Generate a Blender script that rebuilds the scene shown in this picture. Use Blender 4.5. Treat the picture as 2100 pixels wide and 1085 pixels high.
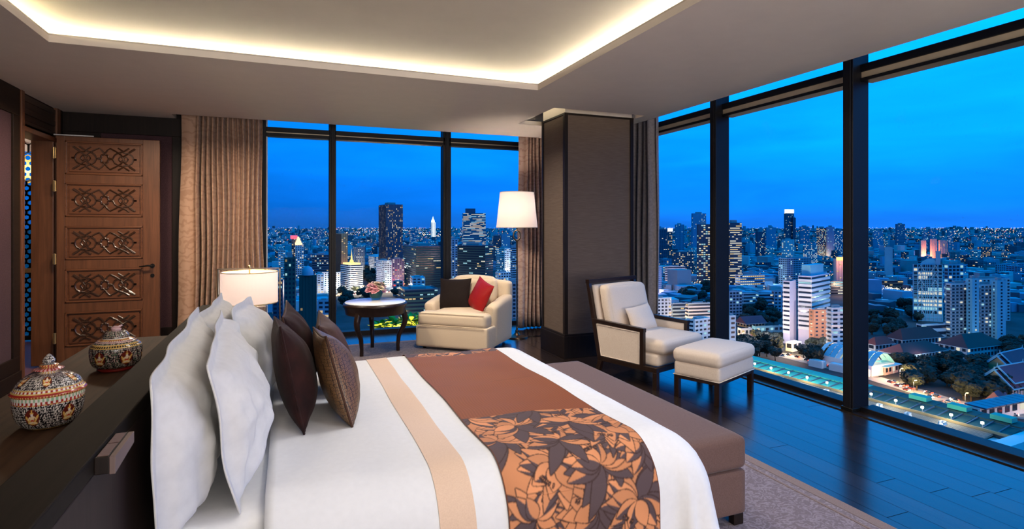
import bpy, bmesh, math, random
import numpy as np
from mathutils import Vector, Matrix, noise
PI = math.pi
S = bpy.context.scene
for _o in list(bpy.data.objects): bpy.data.objects.remove(_o)
COL = S.collection

# ------------------------------------------------------------------ camera
YAW = math.radians(21.7); FPX = 1154.0; EYE = 1.5; HORIZON = 467.0
SY, CY = math.sin(YAW), math.cos(YAW)
cam_d = bpy.data.cameras.new('camera'); cam = bpy.data.objects.new('camera', cam_d); COL.objects.link(cam)
cam.location = (0, 0, EYE); cam.rotation_euler = (PI/2, 0, -YAW)
cam_d.sensor_fit = 'HORIZONTAL'; cam_d.sensor_width = 36.0; cam_d.lens = 36.0*FPX/2100.0
cam_d.shift_y = -(542.5-HORIZON)/2100.0
cam_d.clip_start = 0.05; cam_d.clip_end = 90000
S.camera = cam
S.view_settings.view_transform = 'Standard'; S.view_settings.look = 'None'
S.view_settings.gamma = 1.0; S.view_settings.exposure = 0.0; S.view_settings.use_curve_mapping = False
S.cycles.use_denoising = True
S.cycles.max_bounces = 8; S.cycles.diffuse_bounces = 4; S.cycles.glossy_bounces = 4
S.cycles.transparent_max_bounces = 12; S.cycles.sample_clamp_indirect = 6.0
S.cycles.caustics_reflective = False; S.cycles.caustics_refractive = False

# ------------------------------------------------------------------ dusk sky
W = bpy.data.worlds.new('dusk_sky'); S.world = W; W.use_nodes = True
nt = W.node_tree; nt.nodes.clear()
n_out = nt.nodes.new('ShaderNodeOutputWorld'); n_bg = nt.nodes.new('ShaderNodeBackground')
n_tc = nt.nodes.new('ShaderNodeTexCoord'); n_sep = nt.nodes.new('ShaderNodeSeparateXYZ')
n_ramp = nt.nodes.new('ShaderNodeValToRGB')
nt.links.new(n_tc.outputs['Generated'], n_sep.inputs[0])
nt.links.new(n_sep.outputs['Z'], n_ramp.inputs[0])
cr = n_ramp.color_ramp; cr.interpolation = 'EASE'
for i, (p, c) in enumerate([(0.0, (0.006, 0.125, 0.56)), (0.045, (0.002, 0.165, 0.76)), (0.14, (0.001, 0.25, 1.05)), (0.32, (0.001, 0.40, 1.2)), (1.0, (0.004, 0.42, 1.15))]):
    e = cr.elements[i] if i < 2 else cr.elements.new(p)
    e.position = p; e.color = (*c, 1)
# brighter towards the west (+X), slightly deeper towards the north (+Y)
n_az = nt.nodes.new('ShaderNodeMapRange'); nt.links.new(n_sep.outputs['X'], n_az.inputs[0])
n_az.inputs[1].default_value = -0.3; n_az.inputs[2].default_value = 0.75; n_az.inputs[3].default_value = 0.80; n_az.inputs[4].default_value = 1.8
# thin cloud streaks
n_map = nt.nodes.new('ShaderNodeMapping'); n_map.inputs['Scale'].default_value = (1.6, 1.6, 9.0)
n_noi = nt.nodes.new('ShaderNodeTexNoise'); n_noi.inputs['Scale'].default_value = 2.6; n_noi.inputs['Detail'].default_value = 6
n_noi.inputs['Distortion'].default_value = 0.4
nt.links.new(n_tc.outputs['Generated'], n_map.inputs[0]); nt.links.new(n_map.outputs[0], n_noi.inputs['Vector'])
n_cl = nt.nodes.new('ShaderNodeMapRange'); nt.links.new(n_noi.outputs['Fac'], n_cl.inputs[0])
n_cl.inputs[1].default_value = 0.35; n_cl.inputs[2].default_value = 0.75; n_cl.inputs[3].default_value = 0.86; n_cl.inputs[4].default_value = 1.14
n_mul = nt.nodes.new('ShaderNodeMath'); n_mul.operation = 'MULTIPLY'
nt.links.new(n_az.outputs[0], n_mul.inputs[0]); nt.links.new(n_cl.outputs[0], n_mul.inputs[1])
nt.links.new(n_mul.outputs[0], n_bg.inputs['Strength']); nt.links.new(n_ramp.outputs[0], n_bg.inputs['Color'])
nt.links.new(n_bg.outputs[0], n_out.inputs[0])

# ------------------------------------------------------------------ room lamps
def lamp(name, kind, loc, energy, color, rot=(0, 0, 0), **kw):
    d = bpy.data.lights.new(name, kind); d.energy = energy; d.color = color
    for k, v in kw.items(): setattr(d, k, v)
    o = bpy.data.objects.new(name, d); o.location = loc; o.rotation_euler = rot; COL.objects.link(o); return o
WARM = (1.0, 0.80, 0.58); NEUT = (1.0, 0.95, 0.92)
# recessed downlights in the raised ceiling panel, over the bed and the room behind the camera
for i, (x, y, e) in enumerate([(0.45, 3.05, 4), (1.2, 2.75, 9), (1.1, 1.3, 7), (2.2, 1.2, 6), (1.7, 3.3, 3)]):
    lamp('ceiling_downlight', 'AREA', (x, y, 2.985), e, NEUT, shape='DISK', size=0.4, spread=math.radians(140))
lamp('entry_fill', 'AREA', (-1.5, 6.1, 2.80), 36, WARM, shape='DISK', size=0.3, spread=math.radians(160))  # added fill that brightens the door side, no fixture there
lamp('curtain_fill', 'AREA', (-.5, 6.3, 2.80), 40, WARM, shape='DISK', size=0.3, spread=math.radians(160))  # made-up lamp added to lift the brown curtain
lamp('sitting_fill', 'AREA', (1.6, 5.7, 2.80), 46, (1.0, .86, .68), shape='DISK', size=0.3, spread=math.radians(150))  # extra fill added for the club chair and table
lamp('window_seat_downlight', 'AREA', (3.1, 3.1, 2.80), 17, NEUT, shape='DISK', size=0.3, spread=math.radians(150))
# unseen area lights added behind the camera to fill the room and ceiling
lamp('added_room_fill', 'AREA', (1.6, -4.6, 1.2), 310, (1.0, .93, .87), rot=(PI/2+.10, 0, 0), shape='RECTANGLE', size=5.0, size_y=2.0)
lamp('added_upward_fill', 'AREA', (2.0, -1.6, .4), 75, (1.0, .88, .78), rot=(PI, 0, 0), shape='RECTANGLE', size=3.0, size_y=1.2)
# strip lights lying on the ceiling soffit, hidden behind its upstand
CX0, CX1, CY0, CY1, ZC, ZU = -1.58, 2.23, -0.6, 4.93, 2.82, 3.12
for nm, loc, rot, ln, e, colr in (('back', ((CX0+CX1)/2, CY1+0.42, 2.895), (PI+1.0, 0, 0), CX1-CX0+.3, 32, (1.0, .90, .64)),
                          ('right', (CX1+0.22, (CY0+CY1)/2+.2, 2.895), (PI+1.0, 0, -PI/2), CY1-CY0+.4, 42, (1.0, .91, .66)),
                          ('left', (CX0-0.16, (CY0+CY1)/2+.2, 2.895), (PI+1.0, 0, PI/2), CY1-CY0+.4, 24, (1.0, .86, .48))):
    lamp('cove_strip_light', 'AREA', loc, e, colr, rot=rot, shape='RECTANGLE', size=ln, size_y=0.03)

# ------------------------------------------------------------------ helpers
def px(u, v, z=0.0):
    """ground-plan position of something of height z whose place was measured in the photograph"""
    d = (EYE-z)*FPX/(v-HORIZON); l = (u-1050.0)/FPX*d
    return Vector((d*SY+l*CY, d*CY-l*SY, z))
def cam2w(l, d, z=0.0): return Vector((d*SY+l*CY, d*CY-l*SY, z))

def tag(o, label=None, cat=None, group=None, kind=None):
    if label: o['label'] = label
    if cat: o['category'] = cat
    if group: o['group'] = group
    if kind: o['kind'] = kind
    return o
def empty(name, loc=(0, 0, 0), rz=0.0, parent=None):
    o = bpy.data.objects.new(name, None); o.location = loc; o.rotation_euler = (0, 0, rz); o.empty_display_size = .05
    COL.objects.link(o); o.parent = parent; return o
def inst(name, me, parent=None, loc=(0, 0, 0), rz=0.0, sc=None):
    o = bpy.data.objects.new(name, me); o.location = loc; o.rotation_euler = (0, 0, rz)
    if sc: o.scale = sc
    COL.objects.link(o); o.parent = parent; return o
def copy_tree(o, parent=None):
    c = o.copy(); COL.objects.link(c); c.parent = parent
    for ch in list(o.children): copy_tree(ch, c)
    return c

class MB:
    """collects shapes and links them as one mesh object"""
    def __init__(s, M=None): s.v = []; s.f = []; s.m = []; s.M = M or Matrix.Identity(4); s.mi = 0
    def add(s, vs, fs, m=None):
        b = len(s.v); M = s.M
        s.v += [tuple(M @ Vector(p)) for p in vs]
        s.f += [tuple(i+b for i in f) for f in fs]
        s.m += [s.mi if m is None else m]*len(fs); return s
    def box(s, x0, x1, y0, y1, z0, z1, m=None):
        return s.add([(x0,y0,z0),(x1,y0,z0),(x1,y1,z0),(x0,y1,z0),(x0,y0,z1),(x1,y0,z1),(x1,y1,z1),(x0,y1,z1)],
              [(0,3,2,1),(4,5,6,7),(0,1,5,4),(1,2,6,5),(2,3,7,6),(3,0,4,7)], m)
    def quad(s, a, b, c, d, m=None): return s.add([a,b,c,d], [(0,1,2,3)], m)
    def hexa(s, bot, top, m=None):
        return s.add(list(bot)+list(top), [(0,3,2,1),(4,5,6,7),(0,1,5,4),(1,2,6,5),(2,3,7,6),(3,0,4,7)], m)
    def prism(s, poly, z0, z1, m=None):
        n = len(poly)
        return s.add([(x,y,z0) for x,y in poly]+[(x,y,z1) for x,y in poly],
              [tuple(range(n-1,-1,-1)), tuple(range(n,2*n))]+[(i,(i+1)%n,n+(i+1)%n,n+i) for i in range(n)], m)
    def lathe(s, prof, seg=24, c=(0,0), m=None, sx=1.0, sy=1.0):
        n = len(prof); vs = []
        for r, z in prof:
            for k in range(seg):
                a = 2*PI*k/seg; vs.append((c[0]+r*sx*math.cos(a), c[1]+r*sy*math.sin(a), z))
        fs = [(i*seg+k, i*seg+(k+1)%seg, (i+1)*seg+(k+1)%seg, (i+1)*seg+k) for i in range(n-1) for k in range(seg)]
        if prof[0][0] > 1e-5: fs.append(tuple(range(seg-1,-1,-1)))
        if prof[-1][0] > 1e-5: fs.append(tuple((n-1)*seg+k for k in range(seg)))
        return s.add(vs, fs, m)
    def tube(s, path, r, seg=8, m=None, closed=False, sq=None):
        P = [Vector(p) for p in path]; n = len(P); vs = []
        up = Vector((0,0,1))
        t0 = (P[1]-P[0]).normalized()
        nrm = t0.orthogonal().normalized() if abs(t0.dot(up)) > .95 else t0.cross(up).normalized()
        for i in range(n):
            if closed: t = (P[(i+1)%n]-P[i-1])
            else: t = P[min(i+1,n-1)]-P[max(i-1,0)]
            t.normalize(); nrm = (nrm - t*nrm.dot(t)); nrm.normalize(); b = t.cross(nrm)
            rr = r[i] if isinstance(r, (list,tuple)) else r
            for k in range(seg):
                a = 2*PI*(k+.5)/seg; vs.append(P[i]+nrm*rr*math.cos(a)+b*rr*math.sin(a))
        L = n if closed else n-1
        fs = [(i*seg+k, i*seg+(k+1)%seg, ((i+1)%n)*seg+(k+1)%seg, ((i+1)%n)*seg+k) for i in range(L) for k in range(seg)]
        if not closed: fs += [tuple(range(seg-1,-1,-1)), tuple((n-1)*seg+k for k in range(seg))]
        return s.add(vs, fs, m)
    def softbox(s, c, dim, r, crown=(0,0), n=10, m=None, fn=None):
        """rounded upholstered block; crown = bulge of (top, sides)"""
        hx, hy, hz = dim[0]/2, dim[1]/2, dim[2]/2; r = min(r, hx, hy, hz)
        idx = {}; vs = []; fs = []
        def vid(i, j, k):
            if (i,j,k) in idx: return idx[(i,j,k)]
            def g(q): return math.sin(PI/2*(q/n*2-1)*.999)/math.sin(PI/2*.999)
            p = (g(i), g(j), g(k)); full = Vector((p[0]*hx, p[1]*hy, p[2]*hz))
            core = Vector((max(-hx+r, min(hx-r, full.x)), max(-hy+r, min(hy-r, full.y)), max(-hz+r, min(hz-r, full.z))))
            d = full-core
            q = core + (d.normalized()*r if d.length > 1e-9 else d)
            if d.length <= 1e-9: q = full
            wz = (1-p[0]**2)*(1-p[1]**2); q.z += crown[0]*wz*p[2]
            q.x += crown[1]*p[0]*(1-p[1]**2)*(1-p[2]**2); q.y += crown[1]*p[1]*(1-p[0]**2)*(1-p[2]**2)
            if fn: q = fn(q)
            idx[(i,j,k)] = len(vs); vs.append(q+Vector(c)); return idx[(i,j,k)]
        for a in range(n):
            for b in range(n):
                fs.append((vid(a,b,0), vid(a,b+1,0), vid(a+1,b+1,0), vid(a+1,b,0)))
                fs.append((vid(a,b,n), vid(a+1,b,n), vid(a+1,b+1,n), vid(a,b+1,n)))
                fs.append((vid(a,0,b), vid(a+1,0,b), vid(a+1,0,b+1), vid(a,0,b+1)))
                fs.append((vid(a,n,b), vid(a,n,b+1), vid(a+1,n,b+1), vid(a+1,n,b)))
                fs.append((vid(0,a,b), vid(0,a,b+1), vid(0,a+1,b+1), vid(0,a+1,b)))
                fs.append((vid(n,a,b), vid(n,a+1,b), vid(n,a+1,b+1), vid(n,a,b+1)))
        return s.add(vs, fs, m)
    def mesh(s, name, mats, smooth=0):
        me = bpy.data.meshes.new(name); me.from_pydata(s.v, [], s.f)
        if not isinstance(mats, (list, tuple)): mats = [mats]
        for mt in mats: me.materials.append(mt)
        if len(mats) > 1: me.polygons.foreach_set('material_index', s.m)
        if smooth:
            me.shade_smooth()
            if smooth < 180: me.set_sharp_from_angle(angle=math.radians(smooth))
        me.update(); return me
    def build(s, name, mats, parent=None, smooth=0, bevel=0, loc=(0,0,0), rz=0.0):
        o = inst(name, s.mesh(name, mats, smooth), parent, loc, rz)
        if bevel:
            md = o.modifiers.new('bevel', 'BEVEL'); md.width = bevel; md.segments = 2; md.limit_method = 'ANGLE'; md.angle_limit = math.radians(40)
        return o

# ------------------------------------------------------------------ materials
MATS = {}
def nodes_of(name):
    m = bpy.data.materials.new(name); m.use_nodes = True; t = m.node_tree
    return m, t, t.nodes['Principled BSDF']
def ramp(t, fac, stops):
    r = t.nodes.new('ShaderNodeValToRGB'); t.links.new(fac, r.inputs[0])
    for i, (p, c) in enumerate(stops):
        e = r.color_ramp.elements[i] if i < 2 else r.color_ramp.elements.new(p)
        e.position = p; e.color = (*c[:3], 1)
    return r.outputs[0]
def tex_noise(t, vec, scale, detail=4, dist=0.0, rough=.55):
    n = t.nodes.new('ShaderNodeTexNoise'); n.inputs['Scale'].default_value = scale; n.inputs['Detail'].default_value = detail
    n.inputs['Distortion'].default_value = dist; n.inputs['Roughness'].default_value = rough
    t.links.new(vec, n.inputs['Vector']); return n.outputs['Fac']
def obj_vec(t, scale=(1,1,1), src='Object'):
    tc = t.nodes.new('ShaderNodeTexCoord'); mp = t.nodes.new('ShaderNodeMapping'); mp.inputs['Scale'].default_value = scale
    t.links.new(tc.outputs[src], mp.inputs[0]); return mp.outputs[0]
def bump(t, bsdf, h, strength=.2, dist=.01):
    b = t.nodes.new('ShaderNodeBump'); b.inputs['Strength'].default_value = strength; b.inputs['Distance'].default_value = dist
    t.links.new(h, b.inputs['Height']); t.links.new(b.outputs[0], bsdf.inputs['Normal'])
def plain(name, col, rough=.5, metal=0.0, spec=.5, coat=0.0, var=.08, vs=6.0):
    """surface with a slight mottling of its colour"""
    m, t, b = nodes_of(name)
    f = tex_noise(t, obj_vec(t), vs, 3)
    lo = tuple(max(0, c*(1-var)) for c in col); hi = tuple(min(1, c*(1+var)) for c in col)
    t.links.new(ramp(t, f, [(.3, lo), (.7, hi)]), b.inputs['Base Color'])
    b.inputs['Roughness'].default_value = rough; b.inputs['Metallic'].default_value = metal
    b.inputs['Specular IOR Level'].default_value = spec; b.inputs['Coat Weight'].default_value = coat
    MATS[name] = m; return m
def wood(name, a, b_, axis=1, rough=.4, scale=1.0, spec=.5, coat=0.0, bmp=.12):
    m, t, b = nodes_of(name)
    sc = [22.0*scale]*3; sc[axis] = 1.3*scale
    v = obj_vec(t, sc)
    f = tex_noise(t, v, 1.6, 6, .6, .65)
    t.links.new(ramp(t, f, [(.28, a), (.72, b_)]), b.inputs['Base Color'])
    b.inputs['Roughness'].default_value = rough; b.inputs['Specular IOR Level'].default_value = spec; b.inputs['Coat Weight'].default_value = coat
    b.inputs['Coat Roughness'].default_value = .15
    bump(t, b, f, bmp, .002); MATS[name] = m; return m
def fabric(name, a, b_, scale=60.0, rough=.85, sheen=.2, stretch=(1,1,1), bmp=.25, detail=3):
    m, t, b = nodes_of(name)
    f = tex_noise(t, obj_vec(t, stretch), scale, detail)
    t.links.new(ramp(t, f, [(.3, a), (.7, b_)]), b.inputs['Base Color'])
    b.inputs['Roughness'].default_value = rough; b.inputs['Sheen Weight'].default_value = sheen; b.inputs['Sheen Roughness'].default_value = .4
    b.inputs['Specular IOR Level'].default_value = .25
    bump(t, b, f, bmp, .002); MATS[name] = m; return m
def glow(name, col, strength, sample=False):
    m = bpy.data.materials.new(name); m.use_nodes = True; t = m.node_tree; t.nodes.clear()
    o = t.nodes.new('ShaderNodeOutputMaterial'); e = t.nodes.new('ShaderNodeEmission')
    e.inputs[0].default_value = (*col, 1); e.inputs[1].default_value = strength; t.links.new(e.outputs[0], o.inputs[0])
    m.cycles.emission_sampling = 'FRONT' if sample else 'NONE'
    MATS[name] = m; return m
def attr_mat(name, rough=.5, spec=.5, coat=0.0, sheen=0.0, bscale=0, bstr=.2):
    m, t, b = nodes_of(name)
    a = t.nodes.new('ShaderNodeAttribute'); a.attribute_name = 'print'
    t.links.new(a.outputs['Color'], b.inputs['Base Color'])
    b.inputs['Roughness'].default_value = rough; b.inputs['Specular IOR Level'].default_value = spec
    b.inputs['Coat Weight'].default_value = coat; b.inputs['Sheen Weight'].default_value = sheen
    if bscale: bump(t, b, tex_noise(t, obj_vec(t), bscale, 3), bstr, .002)
    MATS[name] = m; return m
def srgb(r, g, b):
    f = lambda c: (c/255/12.92) if c <= 10 else ((c/255+.055)/1.055)**2.4
    return (f(r), f(g), f(b))

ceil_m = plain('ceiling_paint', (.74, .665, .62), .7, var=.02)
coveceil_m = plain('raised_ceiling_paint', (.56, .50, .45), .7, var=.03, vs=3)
dark_frame = plain('dark_bronze_aluminium', (.006, .006, .009), .5, 0, .25)
frame_in = plain('champagne_frame_groove', (.62, .50, .34), .45, .3)
dark_wood = wood('dark_stained_wood', (.006, .0035, .003), (.015, .008, .006), 2, .5, spec=.2)
dark_wood_y = wood('dark_stained_wood_long', (.010, .006, .004), (.022, .013, .008), 1, .5, spec=.2)
espresso = wood('espresso_wood', (.010, .005, .0035), (.026, .012, .008), 2, .3, spec=.35)
door_wood = wood('carved_teak', (.088, .028, .010), (.18, .063, .024), 0, .42, .8)
door_wood_v = wood('teak_upright', (.085, .030, .012), (.175, .066, .028), 2, .42, .8)
console_wood = wood('console_walnut', (.022, .011, .006), (.058, .029, .015), 1, .6, spec=.10)
floor_wood = wood('floor_oak_stained', (.016, .009, .007), (.040, .024, .018), 1, .26, .7, spec=.75, bmp=.08)
plum = fabric('plum_wall_fabric', (.040, .017, .022), (.068, .033, .040), 90, bmp=.1, sheen=.05)
col_fab = fabric('column_grasscloth', (.105, .075, .060), (.150, .112, .090), 16, stretch=(.5, .5, 16), sheen=.05, bmp=.12)
cream = fabric('cream_linen', (.66, .53, .38), (.76, .63, .48), 130, stretch=(3, 1, 1), sheen=.1, bmp=.15)
cream_cool = fabric('ivory_linen', (.68, .56, .46), (.76, .65, .55), 120, stretch=(3, 1, 1), sheen=.1, bmp=.15)
white_lin = fabric('white_cotton', (.77, .78, .79), (.80, .81, .82), 40, sheen=.05, bmp=.025)
white_pil = fabric('white_pillowcase', (.615, .61, .60), (.665, .66, .65), 30, sheen=.05, bmp=.10)
tan_band = fabric('peach_band', (.72, .52, .38), (.78, .58, .43), 200, bmp=.1)
taupe = fabric('taupe_upholstery', (.120, .068, .056), (.150, .090, .074), 160, sheen=.15, bmp=.12)
velvet = fabric('maroon_velvet', (.010, .0022, .002), (.026, .006, .005), 14, rough=.9, sheen=.03, bmp=.3)
dk_cush = fabric('dark_brown_cushion', (.007, .0035, .003), (.013, .0065, .006), 60, bmp=.2, sheen=.03)
red_silk = fabric('red_silk', (.26, .005, .006), (.34, .008, .009), 90, rough=.5, bmp=.1, sheen=.05)
lamp_metal = plain('bronze_metal', (.10, .075, .055), .28, .9)
brass = plain('brass', (.62, .45, .20), .3, .9)
black_metal = plain('black_metal', (.01, .01, .01), .35, .5)
marble = plain('white_marble', (.82, .84, .86), .08, 0, .5, .3, .05, 14)
# ================================================================== ROOM
XL, XG, YB, YG, YF = -2.40, 4.45, 7.86, 8.20, -5.0     # left wall, right glass, back wall, back glass, wall behind the camera
def struct(o): o['kind'] = 'structure'; return o

# floor: slab and individual stained boards running away from the camera
_m, _t, _b = nodes_of('floor_board_wood')
_tc = _t.nodes.new('ShaderNodeTexCoord'); _oi = _t.nodes.new('ShaderNodeObjectInfo')
_va = _t.nodes.new('ShaderNodeVectorMath'); _va.operation = 'MULTIPLY_ADD'
_cx = _t.nodes.new('ShaderNodeCombineXYZ')
for _k in range(3): _t.links.new(_oi.outputs['Random'], _cx.inputs[_k])
_va.inputs[1].default_value = (37, 53, 11)
_t.links.new(_cx.outputs[0], _va.inputs[0]); _t.links.new(_tc.outputs['Object'], _va.inputs[2])
_mp = _t.nodes.new('ShaderNodeMapping'); _mp.inputs['Scale'].default_value = (24, 1.4, 24); _t.links.new(_va.outputs[0], _mp.inputs[0])
_f = tex_noise(_t, _mp.outputs[0], 1.5, 6, .7, .65)
_c = ramp(_t, _f, [(.28, (.009, .005, .004)), (.72, (.026, .016, .012))])
_hs = _t.nodes.new('ShaderNodeHueSaturation'); _mr = _t.nodes.new('ShaderNodeMapRange')
_mr.inputs[3].default_value = .7; _mr.inputs[4].default_value = 1.35
_t.links.new(_oi.outputs['Random'], _mr.inputs[0]); _t.links.new(_mr.outputs[0], _hs.inputs['Value']); _t.links.new(_c, _hs.inputs['Color'])
_t.links.new(_hs.outputs[0], _b.inputs['Base Color']); _b.inputs['Roughness'].default_value = .25; _b.inputs['Specular IOR Level'].default_value = .3
_b.inputs['Coat Weight'].default_value = .55; _b.inputs['Coat Roughness'].default_value = .20; _b.inputs['Coat IOR'].default_value = 1.42
bump(_t, _b, _f, .06, .0015)
floor_mat = _m
fl = struct(MB().box(XL-2.2, XG+.12, YF, YG+.15, -.20, -.022).build('floor', dark_wood))
rnd = random.Random(5)
PW = .165
pm = MB(); pm.hexa([(0,0,-.021),(PW-.0015,0,-.021),(PW-.0015,1,-.021),(0,1,-.021)], [(.0006,0,0),(PW-.0021,0,0),(PW-.0021,1,0),(.0006,1,0)])
plank_me = pm.mesh('plank', floor_mat)
x = XL
while x < 4.19:
    y = YF - rnd.random()*2.0
    while y < 8.02:
        L = rnd.choice([2.0, 2.3, 2.7, 3.1]); y1 = min(y+L, 8.0)
        if y1 > y+.05 and y1 > 0.6: inst('plank', plank_me, fl, (x, max(y, YF), 0), 0, (1, y1-max(y, YF)-.004, 1))
        y += L
    x += PW
# sill boards and air groove at the glass
MB().box(4.245, XG, YF, YG, -.02, 0.0).build('sill_board', floor_mat, fl)
MB().box(XL, 4.19, 8.02, YG, -.02, 0.0).build('sill_board', floor_mat, fl)
MB().box(4.19, 4.245, YF, YG, -.022, -.012).build('air_groove', black_metal, fl)
MB().box(XL, 4.19, 7.99, 8.03, -.02, .001).build('air_groove', black_metal, fl)

# ceiling: soffit ring, raised panel, curtain pocket
HX0, HX1, HY0, HY1 = 2.72, 3.90, 5.58, 6.62
c = MB()
for (x0, x1, y0, y1) in ((XL, CX0, YF, YB), (CX0, CX1, CY1, HY0), (CX0, CX1, HY0, HY1), (CX0, CX1, YF, CY0), (CX1, 4.10, YF, HY0),
                         (CX1, HX0, HY0, HY1), (HX1, 4.10, HY0, HY1), (CX0, 4.10, HY1, 7.53)):
    c.box(x0, x1, y0, y1, ZC, ZC+.05)
c.box(CX0, -1.26, 7.53, YB, ZC, ZC+.05)
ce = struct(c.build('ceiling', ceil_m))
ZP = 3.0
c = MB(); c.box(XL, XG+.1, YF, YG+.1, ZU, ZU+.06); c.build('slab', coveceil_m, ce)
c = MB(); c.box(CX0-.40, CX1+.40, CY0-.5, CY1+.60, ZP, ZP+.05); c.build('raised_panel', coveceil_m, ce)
c = MB()   # upstand that ends the light cove, out of sight behind the lip
for (x0, x1, y0, y1) in ((CX0-.40, CX1+.40, CY1+.55, CY1+.60), (CX0-.40, CX0-.35, CY0, CY1+.55), (CX1+.35, CX1+.40, CY0, CY1+.55)):
    c.box(x0, x1, y0, y1, ZC+.05, ZP)
c.build('cove_upstand', coveceil_m, ce)
c = MB()   # shallow lip on the soffit edge
for (x0, x1, y0, y1) in ((CX0, CX1, CY1, CY1+.02), (CX0-.02, CX0, CY0, CY1+.02), (CX1, CX1+.02, CY0, CY1+.02)):
    c.box(x0, x1, y0, y1, ZC+.0495, ZC+.062)
c.build('cove_lip', coveceil_m, ce)
c = MB()
for (x0, x1, y0, y1) in ((CX0, CX1, CY1+.40, CY1+.44), (CX0-.18, CX0-.14, CY0, CY1), (CX1+.20, CX1+.24, CY0, CY1)):
    c.box(x0, x1, y0, y1, ZC+.05, ZC+.068)
c.build('light_strip', plain('strip_housing', (.6, .6, .6), .5), ce)
# recess around the column with its own light
lamp('column_recess_light', 'AREA', (3.31, 5.63, 2.90), 1.6, (1.0, .85, .55), rot=(PI/2+.5, 0, PI), shape='RECTANGLE', size=1.1, size_y=.03)
lamp('column_recess_light', 'AREA', (2.77, 6.1, 2.90), 1.2, (1.0, .85, .55), rot=(PI/2+.5, 0, -PI/2), shape='RECTANGLE', size=.9, size_y=.03)

# column with fabric panels in dark frames
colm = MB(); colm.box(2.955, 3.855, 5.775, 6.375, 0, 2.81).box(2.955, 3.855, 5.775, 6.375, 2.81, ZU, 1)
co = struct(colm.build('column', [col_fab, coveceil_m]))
for (x0, x1, y0, y1) in ((2.94, 2.985, 5.76, 5.805), (3.825, 3.87, 5.76, 5.805), (2.94, 2.985, 6.345, 6.39), (3.825, 3.87, 6.345, 6.39)):
    MB().box(x0, x1, y0, y1, .27, 2.80).build('corner_post', dark_wood, co, bevel=.003)
MB().box(2.94, 3.87, 5.76, 6.39, 2.80, ZC).build('top_frame', dark_wood, co)
b = MB(); b.box(2.93, 3.88, 5.75, 6.40, 0, .25).box(2.935, 3.875, 5.755, 6.395, .25, .275); struct(b.build('baseboard_column', dark_wood, co, bevel=.003))

# left wall with the doorway, panelled in plum fabric
DY0, DY1, DZ = 6.78, 7.54, 2.46
w = MB(); w.box(XL-.16, XL, YF, 6.72, 0, ZU).box(XL-.16, XL, 6.72, YB+.2, DZ+.06, ZU).box(XL-.16, XL, 7.66, YB+.2, 0, ZU)
wl = struct(w.build('wall_left', dark_wood))
for (y0, y1) in ((-.5, 2.6), (2.75, 6.71)):
    MB().box(XL, XL+.012, y0+.12, y1-.14, .28, 2.56).build('fabric_panel', plum, wl)
    f = MB(); f.box(XL, XL+.03, y0, y1, 2.56, 2.82).box(XL, XL+.03, y0, y1, .14, .28).box(XL, XL+.03, y0, y0+.12, .28, 2.56).box(XL, XL+.03, y1-.14, y1, .28, 2.56)
    f.build('panel_frame', dark_wood_y, wl, bevel=.004)
struct(MB().box(XL, XL+.04, YF, 6.72, 0, .14).build('baseboard_left', dark_wood_y, wl, bevel=.004))
# transom panel above the doorway: boards
for k in range(5):
    MB().box(XL, XL+.02-.004*(k % 2), 6.80, 7.62, 2.49+.062*k, 2.548+.062*k).build('transom_board', wood('transom_wood_%d' % k, (.022, .011, .007), (.045, .022, .013), 1, .4) if k == 0 else MATS['transom_wood_0'], wl)
t = MB(); t.box(XL, XL+.035, 6.735, 6.80, 0, 2.82).box(XL, XL+.035, 7.62, 7.72, 0, 2.82).box(XL, XL+.03, 6.80, 7.62, 2.44, 2.49)
struct(t.build('trim_1', door_wood_v, wl, bevel=.004))
MB().box(XL, XL+.03, 7.72, 7.80, .0, 2.82).build('corner_strip', dark_wood, wl)
# thick reveals of the doorway
r = MB(); r.box(XL-.18, XL+.02, 7.56, 7.66, 0, DZ).box(XL-.18, XL+.02, 6.72, 6.79, 0, DZ).box(XL-.18, XL+.02, 6.79, 7.56, DZ-.02, DZ+.06)
struct(r.build('trim_2', door_wood_v, wl, bevel=.006))
# back wall: dark frame and plum inset left of the curtain
w = MB(); w.box(XL-.16, -.36, YB, YG+.1, 0, ZU)
wb = struct(w.build('wall_back', dark_wood))
MB().box(-2.02, -1.30, YB-.014, YB, .3, 2.60).build('fabric_panel', plum, wb)
f = MB(); f.box(XL, -.9, YB-.04, YB, 2.60, 2.82).box(XL, -2.02, YB-.04, YB, 0, 2.6).box(-1.30, -1.10, YB-.04, YB, 0, 2.6).box(-2.02, -1.30, YB-.04, YB, 0, .3)
f.build('panel_frame', dark_wood, wb, bevel=.004)
# walls behind the camera and the far corner pier, they close the room
struct(MB().box(XL-.16, XG+.2, YF-.15, YF, -.2, ZU+.06).build('wall_front', plum))
struct(MB().box(XG+.05, XG+.22, 8.12, YG+.3, -.2, ZU+.06).build('wall_corner', dark_frame))
# entry hall beyond the doorway
h = MB(); h.box(-4.7, -4.6, 4.6, 9.9, -.2, 2.9).box(-4.7, XL-.16, 4.5, 4.6, -.2, 2.9).box(-4.7, XL-.16, 4.5, 9.9, 2.86, 2.92).box(XL-.17, XL-.162, 8.0, 9.9, -.2, 2.9)
struct(h.build('wall_hall', plain('hall_plaster', (.55, .45, .44), .7)))
struct(MB().box(-4.7, XL-.10, 4.5, 10.0, -.2, -.021).build('floor_hall', door_wood))
lamp('hall_light', 'POINT', (-3.6, 7.6, 2.5), 14, WARM, shadow_soft_size=.12)

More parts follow.
